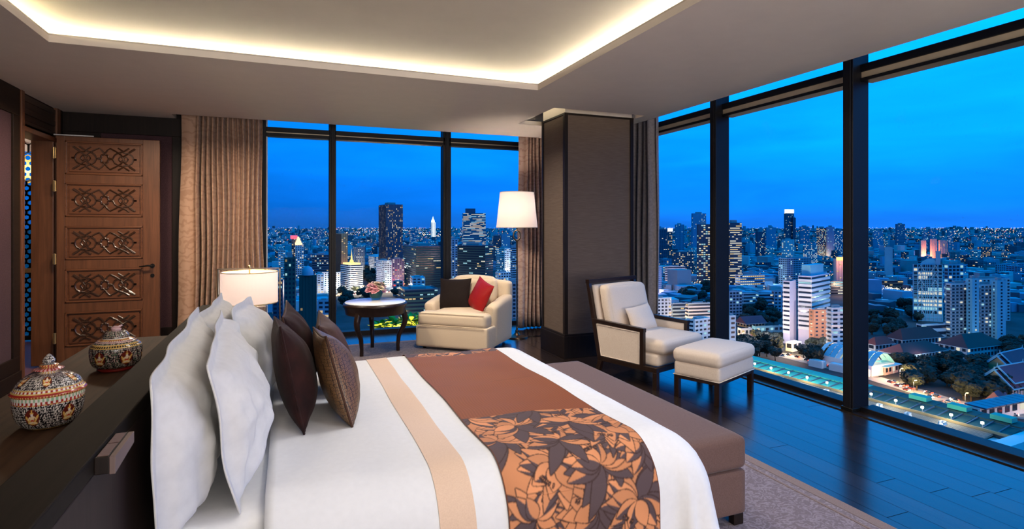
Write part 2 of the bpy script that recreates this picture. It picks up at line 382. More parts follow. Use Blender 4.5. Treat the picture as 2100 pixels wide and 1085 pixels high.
# lattice screen at the end of the hall
sc = empty('lattice_screen', (-3.42, 9.4, 0)); tag(sc, 'gilded hexagon lattice screen seen through the open doorway at far left', 'screen')
lat = MB()
def hexgrid(b, z0, z1, st, r_, bar_, sx=1.0):
    j = 0; z = z0
    while z < z1:
        for i in range(int(1.2/(st*sx))+1):
            x = -.58+i*st*sx+(st*sx/2 if j % 2 else 0)
            b.tube([(x+r_*sx*math.cos(PI/6+k*PI/3), 0, z+r_*math.sin(PI/6+k*PI/3)) for k in range(6)], bar_, 4, closed=True)
        z += st*.866; j += 1
hexgrid(lat, .08, 2.12, .075, .043, .019)
lo = lat.build('lattice', plain('dark_lattice', (.012, .009, .008), .4, .3), sc); lo['kind'] = 'stuff'
lat = MB(); hexgrid(lat, 2.14, 2.50, .085, .040, .010); lo = lat.build('gilded_band', plain('gilded_lattice', (.55, .38, .10), .3, .8), sc); lo['kind'] = 'stuff'
lat = MB(); hexgrid(lat, 2.56, 2.84, .17, .098, .010); lo = lat.build('upper_lattice', MATS['dark_lattice'], sc); lo['kind'] = 'stuff'
MB().box(-.6, .62, .02, .03, 2.52, 2.84).build('upper_panel', plain('pale_panel', (.62, .55, .58), .6), sc)
lamp('screen_light', 'POINT', (-3.42, 8.9, 2.3), 9, (1, .85, .6), shadow_soft_size=.08)
g = MB(); g.box(-.66, -.60, -.04, .04, 0, 2.84).box(.62, .68, -.04, .04, 0, 2.84).box(-.66, .68, -.04, .04, 2.78, 2.84).box(-.66, .68, -.04, .04, 0, .06)
g.build('frame', dark_wood, sc)
MB().box(-.6, .62, -.05, .05, .90, .96).build('rail', brass, sc)

# ------------------------------------------------------------------ windows
def glass_mat():
    m = bpy.data.materials.new('window_glass'); m.use_nodes = True; t = m.node_tree; t.nodes.clear()
    o = t.nodes.new('ShaderNodeOutputMaterial'); mx = t.nodes.new('ShaderNodeMixShader'); tr = t.nodes.new('ShaderNodeBsdfTransparent')
    gl = t.nodes.new('ShaderNodeBsdfGlossy'); fr = t.nodes.new('ShaderNodeFresnel'); fr.inputs[0].default_value = 1.03
    gl.inputs['Roughness'].default_value = 0.0; tr.inputs[0].default_value = (.97, .985, .99, 1)
    t.links.new(fr.outputs[0], mx.inputs[0]); t.links.new(tr.outputs[0], mx.inputs[1]); t.links.new(gl.outputs[0], mx.inputs[2]); t.links.new(mx.outputs[0], o.inputs[0])
    return m
glass = glass_mat()
w1 = struct(empty('window_1', (0, YG, 0)))
w2 = struct(empty('window_2', (XG, 0, 0)))
TZ0, TZ1 = 2.715, 2.835
mx_ = [-.30, .57, 2.19, 4.40]
for k, x in enumerate(mx_):
    if k in (1, 2):
        wd = .045 if k == 1 else .06
        MB().box(x-wd, x+wd, -.10, .06, 0, ZU).box(x-wd*.35, x+wd*.35, -.115, -.10, 0, ZU).build('mullion', dark_frame, w1, bevel=.004)
    elif k == 0: MB().box(x-.05, x+.03, -.12, .06, 0, ZU).build('mullion', dark_frame, w1, bevel=.004); MB().box(x+.03, x+.045, -.02, .05, 0, ZU).build('white_seal', plain('white_seal_paint', (.7, .7, .68), .5), w1)
for a, b_ in zip(mx_[:-1], mx_[1:]):
    MB().box(a+.03, b_-.03, -.012, .0, .05, ZU-.02).build('pane', glass, w1)
    MB().box(a+.03, b_-.03, -.10, .04, TZ1-.062, TZ1).box(a+.03, b_-.03, -.10, .04, TZ0, TZ0+.045).build('transom', dark_frame, w1, bevel=.003)
    MB().box(a+.03, b_-.03, -.085, .03, TZ0+.045, TZ1-.062).build('transom_groove', frame_in, w1)
    MB().box(a+.03, b_-.03, -.10, .05, -.02, .055).build('bottom_rail', dark_frame, w1, bevel=.003)
my_ = [8.05, 6.47, 4.85, 3.27, 1.65, 0.05, -1.55, -3.15, -4.75]
for k, y in enumerate(my_):
    MB().box(-.185, .0, y-.045, y+.045, 0, ZU).box(-.195, -.185, y-.03, y+.03, 0, ZU).build('mullion', dark_frame, w2, bevel=.004)
    MB().box(-.20, .0, y-.052, y+.052, 0, .03).build('mullion_shoe', black_metal, w2, bevel=.003)
for a, b_ in zip(my_[1:], my_[:-1]):
    MB().box(.0, .012, a+.03, b_-.03, .03, ZU-.02).build('pane', glass, w2)
    MB().box(-.10, .04, a+.045, b_-.045, TZ1-.062, TZ1).box(-.10, .04, a+.045, b_-.045, TZ0-.02, TZ0+.008).build('transom', dark_frame, w2, bevel=.003)
    MB().box(-.085, .03, a+.045, b_-.045, TZ0+.008, TZ1-.062).build('transom_groove', frame_in, w2)
    MB().box(-.10, .05, a+.045, b_-.045, -.02, .035).build('bottom_rail', dark_frame, w2, bevel=.003)

# ------------------------------------------------------------------ curtains
def curtain_mat(name, lo, hi):
    m, t, b = nodes_of(name)
    v = obj_vec(t, (1, .25, 1))
    wv = t.nodes.new('ShaderNodeTexWave'); wv.wave_type = 'RINGS'; wv.inputs['Scale'].default_value = 3.2; wv.inputs['Distortion'].default_value = 14; wv.inputs['Detail'].default_value = 2.5; wv.inputs['Detail Scale'].default_value = 2.2
    t.links.new(v, wv.inputs['Vector'])
    n1 = tex_noise(t, v, 9, 4, 2.5)
    mx = t.nodes.new('ShaderNodeMath'); mx.operation = 'ADD'; t.links.new(wv.outputs['Fac'], mx.inputs[0]); t.links.new(n1, mx.inputs[1])
    t.links.new(ramp(t, mx.outputs[0], [(.62, lo), (1.02, hi)]), b.inputs['Base Color'])
    b.inputs['Roughness'].default_value = .6; b.inputs['Sheen Weight'].default_value = .2; b.inputs['Specular IOR Level'].default_value = .35
    return m
curt_m = curtain_mat('damask_curtain', (.38, .22, .145), (.46, .285, .195)); curt_lamplit = curtain_mat('lamplit_damask_curtain', (.46, .30, .24), (.56, .40, .33))  # second material has the floor lamp's light painted into its colour
def curtain(name, x0, x1, z0, z1, folds, amp, flat=0.0, seed=1, spread=0.06, m=None):
    rr = random.Random(seed); nz = 14; nx = folds*10+int(flat*40)
    ph = [rr.uniform(-.5, .5) for _ in range(folds+4)]; am = [rr.uniform(.65, 1.2) for _ in range(folds+4)]
    vs, fs = [], []
    for k in range(nz+1):
        tz = k/nz; z = z1+(z0-z1)*tz
        for i in range(nx+1):
            s = i/nx; fl_ = flat/(x1-x0)
            if s < fl_: q = 0; d = .02*math.sin(s/fl_*PI)*(1+tz)
            else:
                q = (s-fl_)/(1-fl_)*folds; j = int(q)
                d = amp*am[j]*math.sin(2*PI*(q+ph[j]*.12*tz)) + .012*math.sin(5*q+3*tz)
            X = x0+(x1-x0)*s
            X += (s-.55)*spread*tz*tz + .008*math.sin(9*tz+7*s)
            vs.append((X, -d*(1+.15*tz), z))
    w_ = nx+1
    for k in range(nz):
        for i in range(nx): fs.append((k*w_+i, (k+1)*w_+i, (k+1)*w_+i+1, k*w_+i+1))
    b = MB().add(vs, fs); o = b.build(name, m or curt_m, None, 180)
    sd = o.modifiers.new('thick', 'SOLIDIFY'); sd.thickness = .004
    return o
o = curtain('curtain', -1.19, -.31, .015, 3.05, 13, .085, .17, 3, .10); o.location = (0, 7.71, 0)
tag(o, 'wide brown damask curtain bunched between the carved door and the back window', 'curtain')
o = curtain('curtain', 3.17, 3.75, .015, 3.05, 8, .07, .12, 4, .02, curt_lamplit); o.location = (0, 7.72, 0)
tag(o, 'narrow brown damask curtain behind the floor lamp, pinkish lamplight painted into its colour', 'curtain')
o = curtain('curtain', -.30, .30, .015, 3.05, 5, .045, 0, 6, .02, fabric('grey_sheer_fabric', (.20, .18, .19), (.28, .25, .26), 40))
o.location = (4.24, 6.12, 0); o.rotation_euler = (0, 0, PI/2)
tag(o, 'grey curtain drawn back beside the column at the right window', 'curtain')

# ------------------------------------------------------------------ carved door, standing open against the back wall
dr = struct(empty('door_1', (-2.335, 7.50, 0)))
DW, DH = .965, 2.50
pz = [(2.085, 2.45), (1.62, 1.99), (1.15, 1.515), (.68, 1.045), (.20, .575)]
PX0, PX1 = .075, .80
fr = MB(); fr.box(0, PX0, 0, .045, .012, DH).box(PX1, DW, 0, .045, .012, DH)
z = DH
for (a, b_) in pz: fr.box(PX0, PX1, 0, .045, b_, z); z = a
fr.box(PX0, PX1, 0, .045, .012, z)
fr.build('frame', door_wood_v, dr, bevel=.003)
carve_m = plain('carved_relief_wood', (.045, .017, .007), .36, 0, .6, .15)
def carving(w_, h_):
    """lattice of crossing bars, lobed rings and heart scrolls"""
    b = MB(); cx, cy = w_/2, h_/2
    def T(p, r=.0105): b.tube([(x, 0, y) for x, y in p], r, 5)
    def N(p): return [(x*w_, (1-y)*h_) for x, y in p]
    def both(p, r=.0088):
        for mx in (0, 1):
            for my in (0, 1):
                T(N([(abs(mx-x)+(.0 if mx == 0 else .0), abs(my-y)) for x, y in p]), r)
    both([(.02, .04), (.11, .20), (.21, .39), (.25, .30), (.33, .16), (.415, .05), (.455, .14), (.495, .28)])
    both([(.115, .01), (.16, .09), (.205, .16), (.25, .09), (.29, .02)])
    both([(.21, .22), (.13, .24), (.075, .33), (.057, .42), (.05, .5)])
    both([(.205, .16), (.29, .24), (.345, .33), (.36, .42), (.375, .5)])
    both([(.375, .5), (.40, .485), (.445, .475)]); both([(.05, .5), (.0, .5)])
    both([(.03, .98), (.12, .82)], .007)
    for sx in (.21, .79):
        for qx in (-1, 1):
            for qy in (-1, 1):
                T(N([(sx+qx*(.010+.034*(1-math.cos(a))*.9)+qx*.008*math.sin(2*a), .5+qy*(.02+.12*math.sin(a)*(1-a/8))) for a in [k*PI*1.25/9 for k in range(10)]]), .0065)
    T(N([(.5+.062*math.cos(a)*(1+.13*math.cos(8*a)), .5+.19*math.sin(a)*(1+.13*math.cos(8*a))) for a in [k*2*PI/48 for k in range(49)]]), .0095)
    return b.mesh('carving', carve_m, 60)
cv = carving(PX1-PX0-.12, .26)
for (a, b_) in pz:
    p = MB(); p.box(PX0, PX1, .014, .034, a, b_).box(PX0+.035, PX1-.035, .004, .014, a+.03, b_-.03, 0); 
    po = p.build('panel', door_wood, dr, bevel=.004)
    m_ = MB(); 
    for (x0, x1, z0, z1) in ((PX0, PX1, a, a+.018), (PX0, PX1, b_-.018, b_), (PX0, PX0+.018, a, b_), (PX1-.018, PX1, a, b_)): m_.box(x0, x1, -.008, .012, z0, z1)
    m_.build('moulding', door_wood, po, bevel=.004)
    inst('carving', cv, po, (PX0+.06, -.001, a+(b_-a-.26)/2))
MB().box(-.02, .34, -.018, -.004, 2.503, 2.515).build('light_line_strip', plain('light_line_pale', (.8, .8, .8), .3, .5), dr)  # pale strip standing in for the line of light above the door
for z in (2.31, 1.95, 1.16, .30):
    hg = MB().box(-.030, .0, -.012, .018, z-.055, z+.055); hg.tube([(-.012, -.016, z-.06), (-.012, -.016, z+.06)], .009, 8); hg.build('hinge', brass, dr)
hd = MB(); hd.tube([(.895, 0, 1.065), (.895, -.05, 1.065)], .010, 8).tube([(.90, -.05, 1.065), (.86, -.055, 1.07), (.80, -.05, 1.062), (.775, -.045, 1.06)], [.011, .010, .009, .007], 8)
hd.lathe([(0.001, 0), (.026, .0), (.026, .008), (.001, .010)], 20)
ho = MB(); ho.tube([(.895, .0, 1.065), (.895, -.008, 1.065)], .024, 18); 
hd2 = MB(); hd2.tube([(.895, 0, 1.065), (.895, -.05, 1.065)], .010, 8).tube([(.90, -.05, 1.065), (.86, -.055, 1.07), (.80, -.05, 1.062), (.775, -.045, 1.06)], [.011, .010, .009, .007], 8).tube([(.895, .001, 1.065), (.895, -.008, 1.065)], .024, 18)
hd2.build('handle', black_metal, dr, 40)
MB().tube([(.895, .001, .955), (.895, -.008, .955)], .020, 18).tube([(.895, -.008, .955), (.895, -.011, .955)], .006, 8).build('lock_plate', black_metal, dr, 40)
# ================================================================== FURNITURE
# ------------------------------------------------------------------ rugs
def rug_mat(name, base, hi, scale):
    m, t, b = nodes_of(name)
    v = obj_vec(t)
    wv = t.nodes.new('ShaderNodeTexWave'); wv.wave_type = 'RINGS'; wv.inputs['Scale'].default_value = 5.0; wv.inputs['Distortion'].default_value = 22; wv.inputs['Detail'].default_value = 4; wv.inputs['Detail Scale'].default_value = 3.0
    t.links.new(v, wv.inputs['Vector'])
    n1 = tex_noise(t, v, scale, 8, .8, .7); mx = t.nodes.new('ShaderNodeMath'); mx.operation = 'MULTIPLY'; t.links.new(wv.outputs['Fac'], mx.inputs[0]); t.links.new(n1, mx.inputs[1])
    t.links.new(ramp(t, mx.outputs[0], [(.15, base), (.36, hi), (.6, tuple(min(1, c*1.25) for c in hi))]), b.inputs['Base Color'])
    b.inputs['Roughness'].default_value = .95; b.inputs['Specular IOR Level'].default_value = .1; b.inputs['Sheen Weight'].default_value = .25
    bump(t, b, tex_noise(t, v, 260, 2), .5, .004); return m
rugm = rug_mat('wool_rug', (.165, .118, .125), (.235, .185, .20), 24)
rug_edge = fabric('rug_border', (.19, .125, .10), (.27, .185, .15), 200, bmp=.3)
r = empty('rug', (0, 0, 0)); tag(r, 'mauve patterned wool rug under the bed and brown bench', 'rug')
MB().box(-.34, 2.72, .2, 4.03, 0.0, .014).build('pile', rugm, r)
b = MB()
for (x0, x1, y0, y1) in ((2.72, 2.79, .13, 4.10), (-.34, 2.72, 4.03, 4.10), (-.34, 2.72, .13, .2)): b.box(x0, x1, y0, y1, 0.0, .016)
b.box(2.66, 2.675, .2, 4.03, .014, .0165)
b.build('border', rug_edge, r)
r = empty('rug', (0, 0, 0)); tag(r, 'dark mauve rug under the round side table and club chair', 'rug')
MB().box(-.55, 2.05, 5.45, 7.33, 0.0, .012).build('pile', rug_mat('dark_wool_rug', (.075, .060, .065), (.15, .115, .115), 16), r)
b = MB()
for (x0, x1, y0, y1) in ((-.60, 2.10, 7.33, 7.40), (-.60, 2.10, 5.38, 5.45), (-.60, -.55, 5.45, 7.33), (2.05, 2.10, 5.45, 7.33)): b.box(x0, x1, y0, y1, 0.0, .014)
b.build('border', rug_edge, r)

# ------------------------------------------------------------------ console behind the headboard
cs = empty('console', (0, 0, 0)); tag(cs, 'long low walnut console behind the bed headboard carrying two jars', 'console')
MB().box(-.91, -.522, .35, 3.50, .885, .92).build('worktop', console_wood, cs, bevel=.003)
MB().box(-.895, -.53, .38, 3.47, .06, .885).build('carcass', dark_wood_y, cs, bevel=.002)
for k in range(4): 
    d_ = MB().box(-.909, -.895, .40+k*.77, 1.14+k*.77, .09, .87).build('door', dark_wood_y, cs, bevel=.003)
    MB().box(-.922, -.909, .50+k*.77, .51+k*.77, .42, .56).build('handle', lamp_metal, d_)
MB().box(-.86, -.55, .42, 3.43, .0, .06).build('plinth', black_metal, cs)

# ------------------------------------------------------------------ headboard
hbm = wood('headboard_ebony', (.006, .004, .0025), (.012, .008, .005), 1, .7, spec=.12)
hpm = wood('headboard_front_wood', (.016, .009, .008), (.030, .018, .015), 2, .6, spec=.2)
hb = empty('headboard', (0, 0, 0)); tag(hb, 'dark ebony headboard with a flat capped top behind the white pillows', 'headboard')
MB().box(-.520, -.397, .30, 4.12, .955, 1.0).build('cap', hbm, hb, bevel=.004)
for k in range(4): MB().box(-.510, -.405, .32+k*.95, 1.262+k*.95, .03, .945).build('front_panel', hpm, hb, bevel=.003)
MB().box(-.500, -.415, .33, 4.10, .0, .955).build('core', black_metal, hb)
# small bedside box fixed to the headboard
bx = empty('bedside_box', (-.397, 1.49, .95)); tag(bx, 'small dark wooden box with taupe face fixed to the headboard edge', 'box')
MB().box(0, .028, 0, .165, .004, .042).build('body', dark_wood, bx, bevel=.002)
f = MB(); f.hexa([(.028, 0, .002), (.040, 0, .002), (.040, .165, .014), (.028, .165, .014)], [(.028, 0, .042), (.040, 0, .042), (.040, .165, .042), (.028, .165, .042)])
f.build('face', plain('taupe_leather', (.13, .085, .075), .6), bx, bevel=.0015)
MB().box(.004, .025, .008, .085, .042, .0435).box(.004, .025, .090, .158, .042, .0435).build('inlay', taupe, bx)

# ------------------------------------------------------------------ bed
ZT = .62; R0 = .21; BX1, BY0, BY1 = 1.70, 1.88, 4.03
IX, IY0, IY1 = BX1-R0, BY0+R0, BY1-R0
def drape(cx, cy, off=0.0):
    """point on the quilt for cloth coordinates (cx, cy); off lifts it off the cloth"""
    dx = max(0.0, cx-IX); dy = cy-IY1 if cy > IY1 else (cy-IY0 if cy < IY0 else 0.0)
    s = math.hypot(dx, dy); bxx = min(cx, IX); byy = max(IY0, min(IY1, cy))
    puff = .006*math.sin(cx*9+1.3)*math.sin(cy*7+.4) + .004*noise.noise(Vector((cx*5, cy*5, 2)))
    if s < 1e-6: return Vector((bxx, byy, ZT+puff+off))
    ux, uy = dx/s, dy/s; A = R0*PI/2; Rr = R0+off
    if s < A: g = Rr*math.sin(s/R0); k = Rr*math.cos(s/R0)-R0
    else: g = Rr; k = -(s-A)-R0
    diag = 2*abs(ux*uy)
    drop = max(0.0, -k)
    g += diag*.20*drop + .03*max(0, drop-.15)
    if s > A*.7: g += .012*math.sin(11*(cx*abs(uy)+cy*abs(ux))+1.0)*min(1, drop*2.5)
    z = ZT+k+puff*(1-min(1, s/A))
    return Vector((bxx+ux*g, byy+uy*g, max(z, .05+off)))
bed = empty('bed', (0, 0, 0)); tag(bed, 'large double bed base with white mattress against the dark headboard', 'bed')
MB().box(-.385, 1.58, 1.98, 3.93, .06, .34).build('base', taupe, bed, bevel=.01)
for (x, y) in ((-.3, 2.06), (1.5, 2.06), (-.3, 3.85), (1.5, 3.85)): MB().lathe([(.025, .0165), (.03, .07)], 10, (x, y)).build('leg', dark_wood, bed)
MB().softbox((.60, 2.955, .462), (1.97, 1.96, .235), .06, (.004, 0), 14).build('mattress', white_lin, bed, 180)
def cloth(name, mat_, x0, x1, y0, y1, nx, ny, off, parent=None, smooth=180, fx=None):
    vs, fs = [], []
    for i in range(nx+1):
        for j in range(ny+1):
            cx, cy = x0+(x1-x0)*i/nx, y0+(y1-y0)*j/ny
            if fx: cx, cy = fx(cx, cy, i/nx, j/ny)
            vs.append(drape(cx, cy, off))
    w_ = ny+1
    fs = [(i*w_+j, (i+1)*w_+j, (i+1)*w_+j+1, i*w_+j+1) for i in range(nx) for j in range(ny)]
    return MB().add(vs, fs).build(name, mat_, parent, smooth)
qx1, qy0, qy1 = IX+R0*PI/2+.30, IY0-R0*PI/2-.32, IY1+R0*PI/2+.30
q = cloth('quilt', white_lin, -.07, qx1, qy0, qy1, 70, 110, 0.0)
tag(q, 'white cotton quilt with a peach stripe spread over the bed', 'quilt')
sd = q.modifiers.new('thick', 'SOLIDIFY'); sd.thickness = .022; sd.offset = -1
cloth('stripe_band', tan_band, .485, .615, qy0+.002, qy1-.002, 6, 110, .0025, q)['label'] = 'peach stripe sewn across the quilt'
# ---- runner with a printed lotus pattern (colours painted per vertex, flat print)
RX0, RX1, RY0, RY1 = .735, 1.385, IY0-R0*PI/2-.26, IY1+R0*PI/2+.2
NX = 290
gx = np.linspace(RX0, RX1, NX+1)
gy = np.concatenate([np.linspace(RY0, 2.56, 430, endpoint=False), np.linspace(2.56, 3.72, 120, endpoint=False), np.linspace(3.72, RY1, 150)])
NY = len(gy)-1
GX, GY = np.meshgrid(gx, gy, indexing='ij')
rs = np.random.RandomState(8)
def grain(X, Y): return .5+.5*np.sin(X*420+3*np.sin(Y*5)+2*np.sin(Y*31))
brown = np.array(srgb(134, 76, 48)); copper = np.array(srgb(206, 138, 94)); char = np.array(srgb(86, 70, 72)); dkline = np.array(srgb(62, 42, 36))
colr = np.zeros(GX.shape+(3,)); colr[:] = brown
colr *= (.90+.2*grain(GX, GY))[..., None]
PY_A, PY_B = 2.40+.08, 3.74           # pattern for y < PY_A (near) and y > PY_B (far)
SLN = (GX-RX0)*(-.12)
hem = RY0+.12
near = (GY < PY_A+SLN) & (GY > hem); far = (GY > PY_B)
pat = near | far
blot = .5+.25*np.sin(GX*9+1)*np.sin(GY*8)+.25*np.sin(GX*23+GY*17)
base = copper[None, None]*(.72+.36*blot)[..., None]
colr[pat] = base[pat]
def petal(x, y, ang, L, Wd, fill, shade=None, line=.0022):
    ca, sa = math.cos(ang), math.sin(ang)
    P = ((GX-x)*ca+(GY-y)*sa)/L; Q = -(GX-x)*sa+(GY-y)*ca
    ok = (P > 0) & (P < 1); Pc = np.clip(P, 0, 1)
    half = Wd*np.sin(PI*Pc**.85)**.8*(1-.15*Pc)
    Q2 = Q+.10*L*Pc*Pc
    ins = ok & (np.abs(Q2) < half) & pat
    if fill is not None: colr[ins] = (fill*(.86+.3*blot[..., None]))[ins] if fill is not char else char
    if shade is not None:
        sh = ins & (Q2 > half*shade); colr[sh] = char
    edge = ok & (np.abs(np.abs(Q2)-half) < line) & pat; colr[edge] = dkline
def flower(x, y, a0, sc_):
    for k in range(4): petal(x, y, a0+PI+rs.uniform(-1.5, 1.5), sc_*rs.uniform(.9, 1.4), sc_*.22, char)
    for ring, (n, L) in enumerate(((8, 1.0), (6, .86), (4, .66))):
        for k in range(n):
            a = a0+(k/(n-1)-.5)*PI*(1.15-.2*ring)
            petal(x, y, a+rs.uniform(-.06, .06), sc_*L*rs.uniform(.9, 1.1), sc_*.235, copper*rs.uniform(.9, 1.15), rs.choice([.15, .45, -.3, .6, .9]))
    for k in range(9):
        a = a0+rs.uniform(-.4, .4); petal(x+sc_*.42*math.cos(a), y+sc_*.42*math.sin(a), a, sc_*.13, sc_*.018, copper*1.1)
for yb in ((RY0, PY_A), (PY_B, RY1)):
    y = yb[0]-.05; k = 0
    while y < yb[1]+.08:
        for x in (RX0+.10, RX0+.33, RX0+.56):
            xx = x+rs.uniform(-.05, .05)+(.08 if k % 2 else -.02); yy = y+rs.uniform(-.04, .04)
            for j in range(3): petal(xx+rs.uniform(-.1, .1), yy+rs.uniform(-.1, .1), rs.uniform(0, 2*PI), rs.uniform(.10, .19), rs.uniform(.016, .032), char)
            flower(xx, yy, rs.uniform(.6, 2.6)+(PI if rs.rand() < .35 else 0), rs.uniform(.13, .18))
        y += .17; k += 1
_p = np.pad(colr, ((1, 1), (1, 1), (0, 0)), 'edge'); colr = sum(_p[i:i+NX+1, j:j+NY+1]*wt for i, j, wt in [(0,0,.06),(0,1,.12),(0,2,.06),(1,0,.12),(1,1,.28),(1,2,.12),(2,0,.06),(2,1,.12),(2,2,.06)])
seam = np.abs(GY-3.02-.02*(GX-1)) < .0025; colr[seam] = brown*.85
edge_l = (GX < RX0+.004) | (GX > RX1-.004); colr[edge_l] = brown*.6
vs = [drape(float(GX[i, j]), float(GY[i, j]), .007) for i in range(NX+1) for j in range(NY+1)]
w_ = NY+1
I, J = np.meshgrid(np.arange(NX), np.arange(NY), indexing='ij'); q0 = (I*w_+J).ravel()
fs = np.stack([q0, q0+w_, q0+w_+1, q0+1], 1)
me = bpy.data.meshes.new('bed_runner'); me.from_pydata(vs, [], fs.tolist())
ca = me.attributes.new('print', 'FLOAT_COLOR', 'POINT')
ca.data.foreach_set('color', np.concatenate([np.clip(colr, 0, 1), np.ones(GX.shape+(1,))], 2).reshape(-1).astype(np.float32))
me.materials.append(attr_mat('runner_print', .62, .18, 0, 0, 300, .15)); me.shade_smooth()
ro = inst('bed_runner', me); tag(ro, 'brown bed runner with copper lotus print across the white quilt', 'runner')

# ------------------------------------------------------------------ pillows
def pillow_mesh(name, mat_, w, h, t, n=30, pinch=.06, seed=0, flange=0.0, wr=.012, sag=.15, power=.55, back=1.0, blunt=2.2):
    vs = []; rr = noise
    def pt(s, u, side):
        x = w/2*s*(1-(pinch if flange == 0 else -.035)*(1-u*u)); y = h/2*u*(1-pinch*(1-s*s))
        if flange: rc_ = .05*(abs(s)*abs(u))**8; x *= 1-rc_; y *= 1-rc_
        fs_ = 1-flange/(w/2); fu = 1-flange/(h/2)
        a = min(1, abs(s)/fs_); b_ = min(1, abs(u)/fu)
        prof = max(0.0, (1-a**blunt)*(1-b_**2.2))**power
        zt = t/2*prof*(1+sag*(-u))
        wn = rr.noise(Vector((x*7+seed*3.1, y*7, side*2.0+seed)))+.5*rr.noise(Vector((x*16, y*16+seed, side*5)))
        if flange: wn += .9*abs(rr.noise(Vector((x*15+seed, y*3.0, 4.0+side))))*abs(s)-.35*abs(rr.noise(Vector((x*5, y*11+seed, side*2.0))))
        # creases radiating from the corners
        cr_ = math.sin(math.atan2(abs(u)-.98, abs(s)-.98)*9+seed)*(abs(s)*abs(u))**3
        zt += (wn*wr+cr_*wr*.8)*min(1, prof*3+.05)
        if side < 0: zt *= back
        z = side*zt
        if prof < .02: z += wr*.55*rr.noise(Vector((x*4+seed, y*4, 7)))
        if flange: z += .012*rr.noise(Vector((x*3.1+seed, y*3.1, 11.0)))+.006*math.sin(y*17+x*7+seed)*abs(s)**4
        return (x, y, z+(.0025*side))
    for side in (1, -1):
        for i in range(n+1):
            for j in range(n+1):
                s = math.sin(PI/2*(2*i/n-1)); u = math.sin(PI/2*(2*j/n-1)); vs.append(pt(s, u, side))
    W_ = n+1; o2 = W_*W_; fs = []
    for i in range(n):
        for j in range(n):
            a = i*W_+j; fs.append((a, a+W_, a+W_+1, a+1)); fs.append((o2+a, o2+a+1, o2+a+W_+1, o2+a+W_))
    ring = [i*W_ for i in range(n)]+[n*W_+j for j in range(n)]+[i*W_+n for i in range(n, 0, -1)]+[j for j in range(n, 0, -1)]
    for k in range(len(ring)):
        a, b_ = ring[k], ring[(k+1) % len(ring)]; fs.append((a, o2+a, o2+b_, b_))
    return MB().add(vs, fs).mesh(name, mat_, 180)
def stand(o, x, y, z, lean, turn=0.0, spin=0.0):
    """stands a cushion up: its width along Y, its face towards +X, leaning back by lean"""
    th = lean; M = Matrix(((0, -math.sin(th), math.cos(th)), (1, 0, 0), (0, math.cos(th), math.sin(th)))).to_4x4()
    o.matrix_world = Matrix.Translation((x, y, z)) @ Matrix.Rotation(turn, 4, 'Z') @ M @ Matrix.Rotation(spin, 4, 'Z')
def piping(o, w, h, mat_, pinch=.06, r=.005):
    P = []
    n = 14
    for k in range(n): s = 2*k/n-1; P.append((s, -1))
    for k in range(n): s = 2*k/n-1; P.append((1, s))
    for k in range(n): s = 1-2*k/n; P.append((s, 1))
    for k in range(n): s = 1-2*k/n; P.append((-1, s))
    pts = [(w/2*s*(1-pinch*(1-u*u)), h/2*u*(1-pinch*(1-s*s)), 0) for s, u in P]
    return MB().tube(pts, r, 6, closed=True).build('piping', mat_, o, 180)
PG = 'white pillows along the headboard'
for (x, y, z, lean, tn, sp, w, h, t, bk_, sd_, lb) in (
    (-.355, 2.36, .850, .06, .02, .07, 1.12, .54, .27, .10, 1, 'near white pillow in the back row, leaning against the headboard beside the small box'),
    (-.355, 3.36, .845, .06, -.02, .03, .80, .54, .27, .10, 2, 'far white pillow in the back row, leaning against the headboard below the table lamp'),
    (-.215, 2.45, .850, .18, .04, .05, .98, .53, .25, .15, 3, 'near white pillow in the front row, beside the maroon cushion'),
    (-.185, 3.36, .842, .18, -.04, -.04, .80, .54, .25, .15, 4, 'far white pillow in the front row, in front of the table lamp')):
    o = inst('pillow', pillow_mesh('pillow', white_pil, w, h, t, 48, .03, sd_, .045, .030, .25, .48, bk_, 2.8)); stand(o, x, y, z, lean, tn, sp)
    tag(o, lb, 'pillow', PG)
# bronze scale print and brown cushions
def scale_mat():
    m, t, b = nodes_of('bronze_scale_fabric')
    v = obj_vec(t, (130, 62, 62)); vo = t.nodes.new('ShaderNodeTexVoronoi'); vo.feature = 'DISTANCE_TO_EDGE'; vo.inputs['Scale'].default_value = 1.0; vo.inputs['Randomness'].default_value = .35
    t.links.new(v, vo.inputs['Vector'])
    t.links.new(ramp(t, vo.outputs['Distance'], [(.04, (.018, .008, .004)), (.12, (.20, .105, .042)), (.35, (.125, .060, .024))]), b.inputs['Base Color'])
    b.inputs['Roughness'].default_value = .40; bump(t, b, vo.outputs['Distance'], .35, .004); return m
bronze = scale_mat(); brown_sat = fabric('brown_satin', (.040, .014, .006), (.062, .023, .010), 30, rough=.65, bmp=.2, sheen=.03)
CG = 'cushions in front of the white pillows'
for (x, y, z, lean, tn, sp, mt, pm_, lb, sd_) in (
    (.030, 3.30, .832, .20, -.05, .06, velvet, brown_sat, 'far maroon velvet cushion, its peak showing behind the near maroon cushion', 11),
    (.000, 2.80, .838, .20, .08, -.05, velvet, velvet, 'near dark maroon velvet cushion leaning on the white pillows', 12),
    (.205, 3.22, .808, .24, -.06, .05, brown_sat, brown_sat, 'far plain brown satin cushion behind the bronze patterned cushion', 13),
    (.190, 2.77, .812, .26, .10, -.06, bronze, brown_sat, 'near bronze cushion with a scale pattern, foremost on the bed', 14)):
    s_ = .47 if sd_ < 13 else .42
    o = inst('cushion', pillow_mesh('cushion', mt, s_, s_, .22, 34, .09, sd_, 0, .010, .1, .55, .5)); stand(o, x, y, z, lean, tn, sp)
    piping(o, s_, s_, pm_, .09); tag(o, lb, 'cushion', CG)

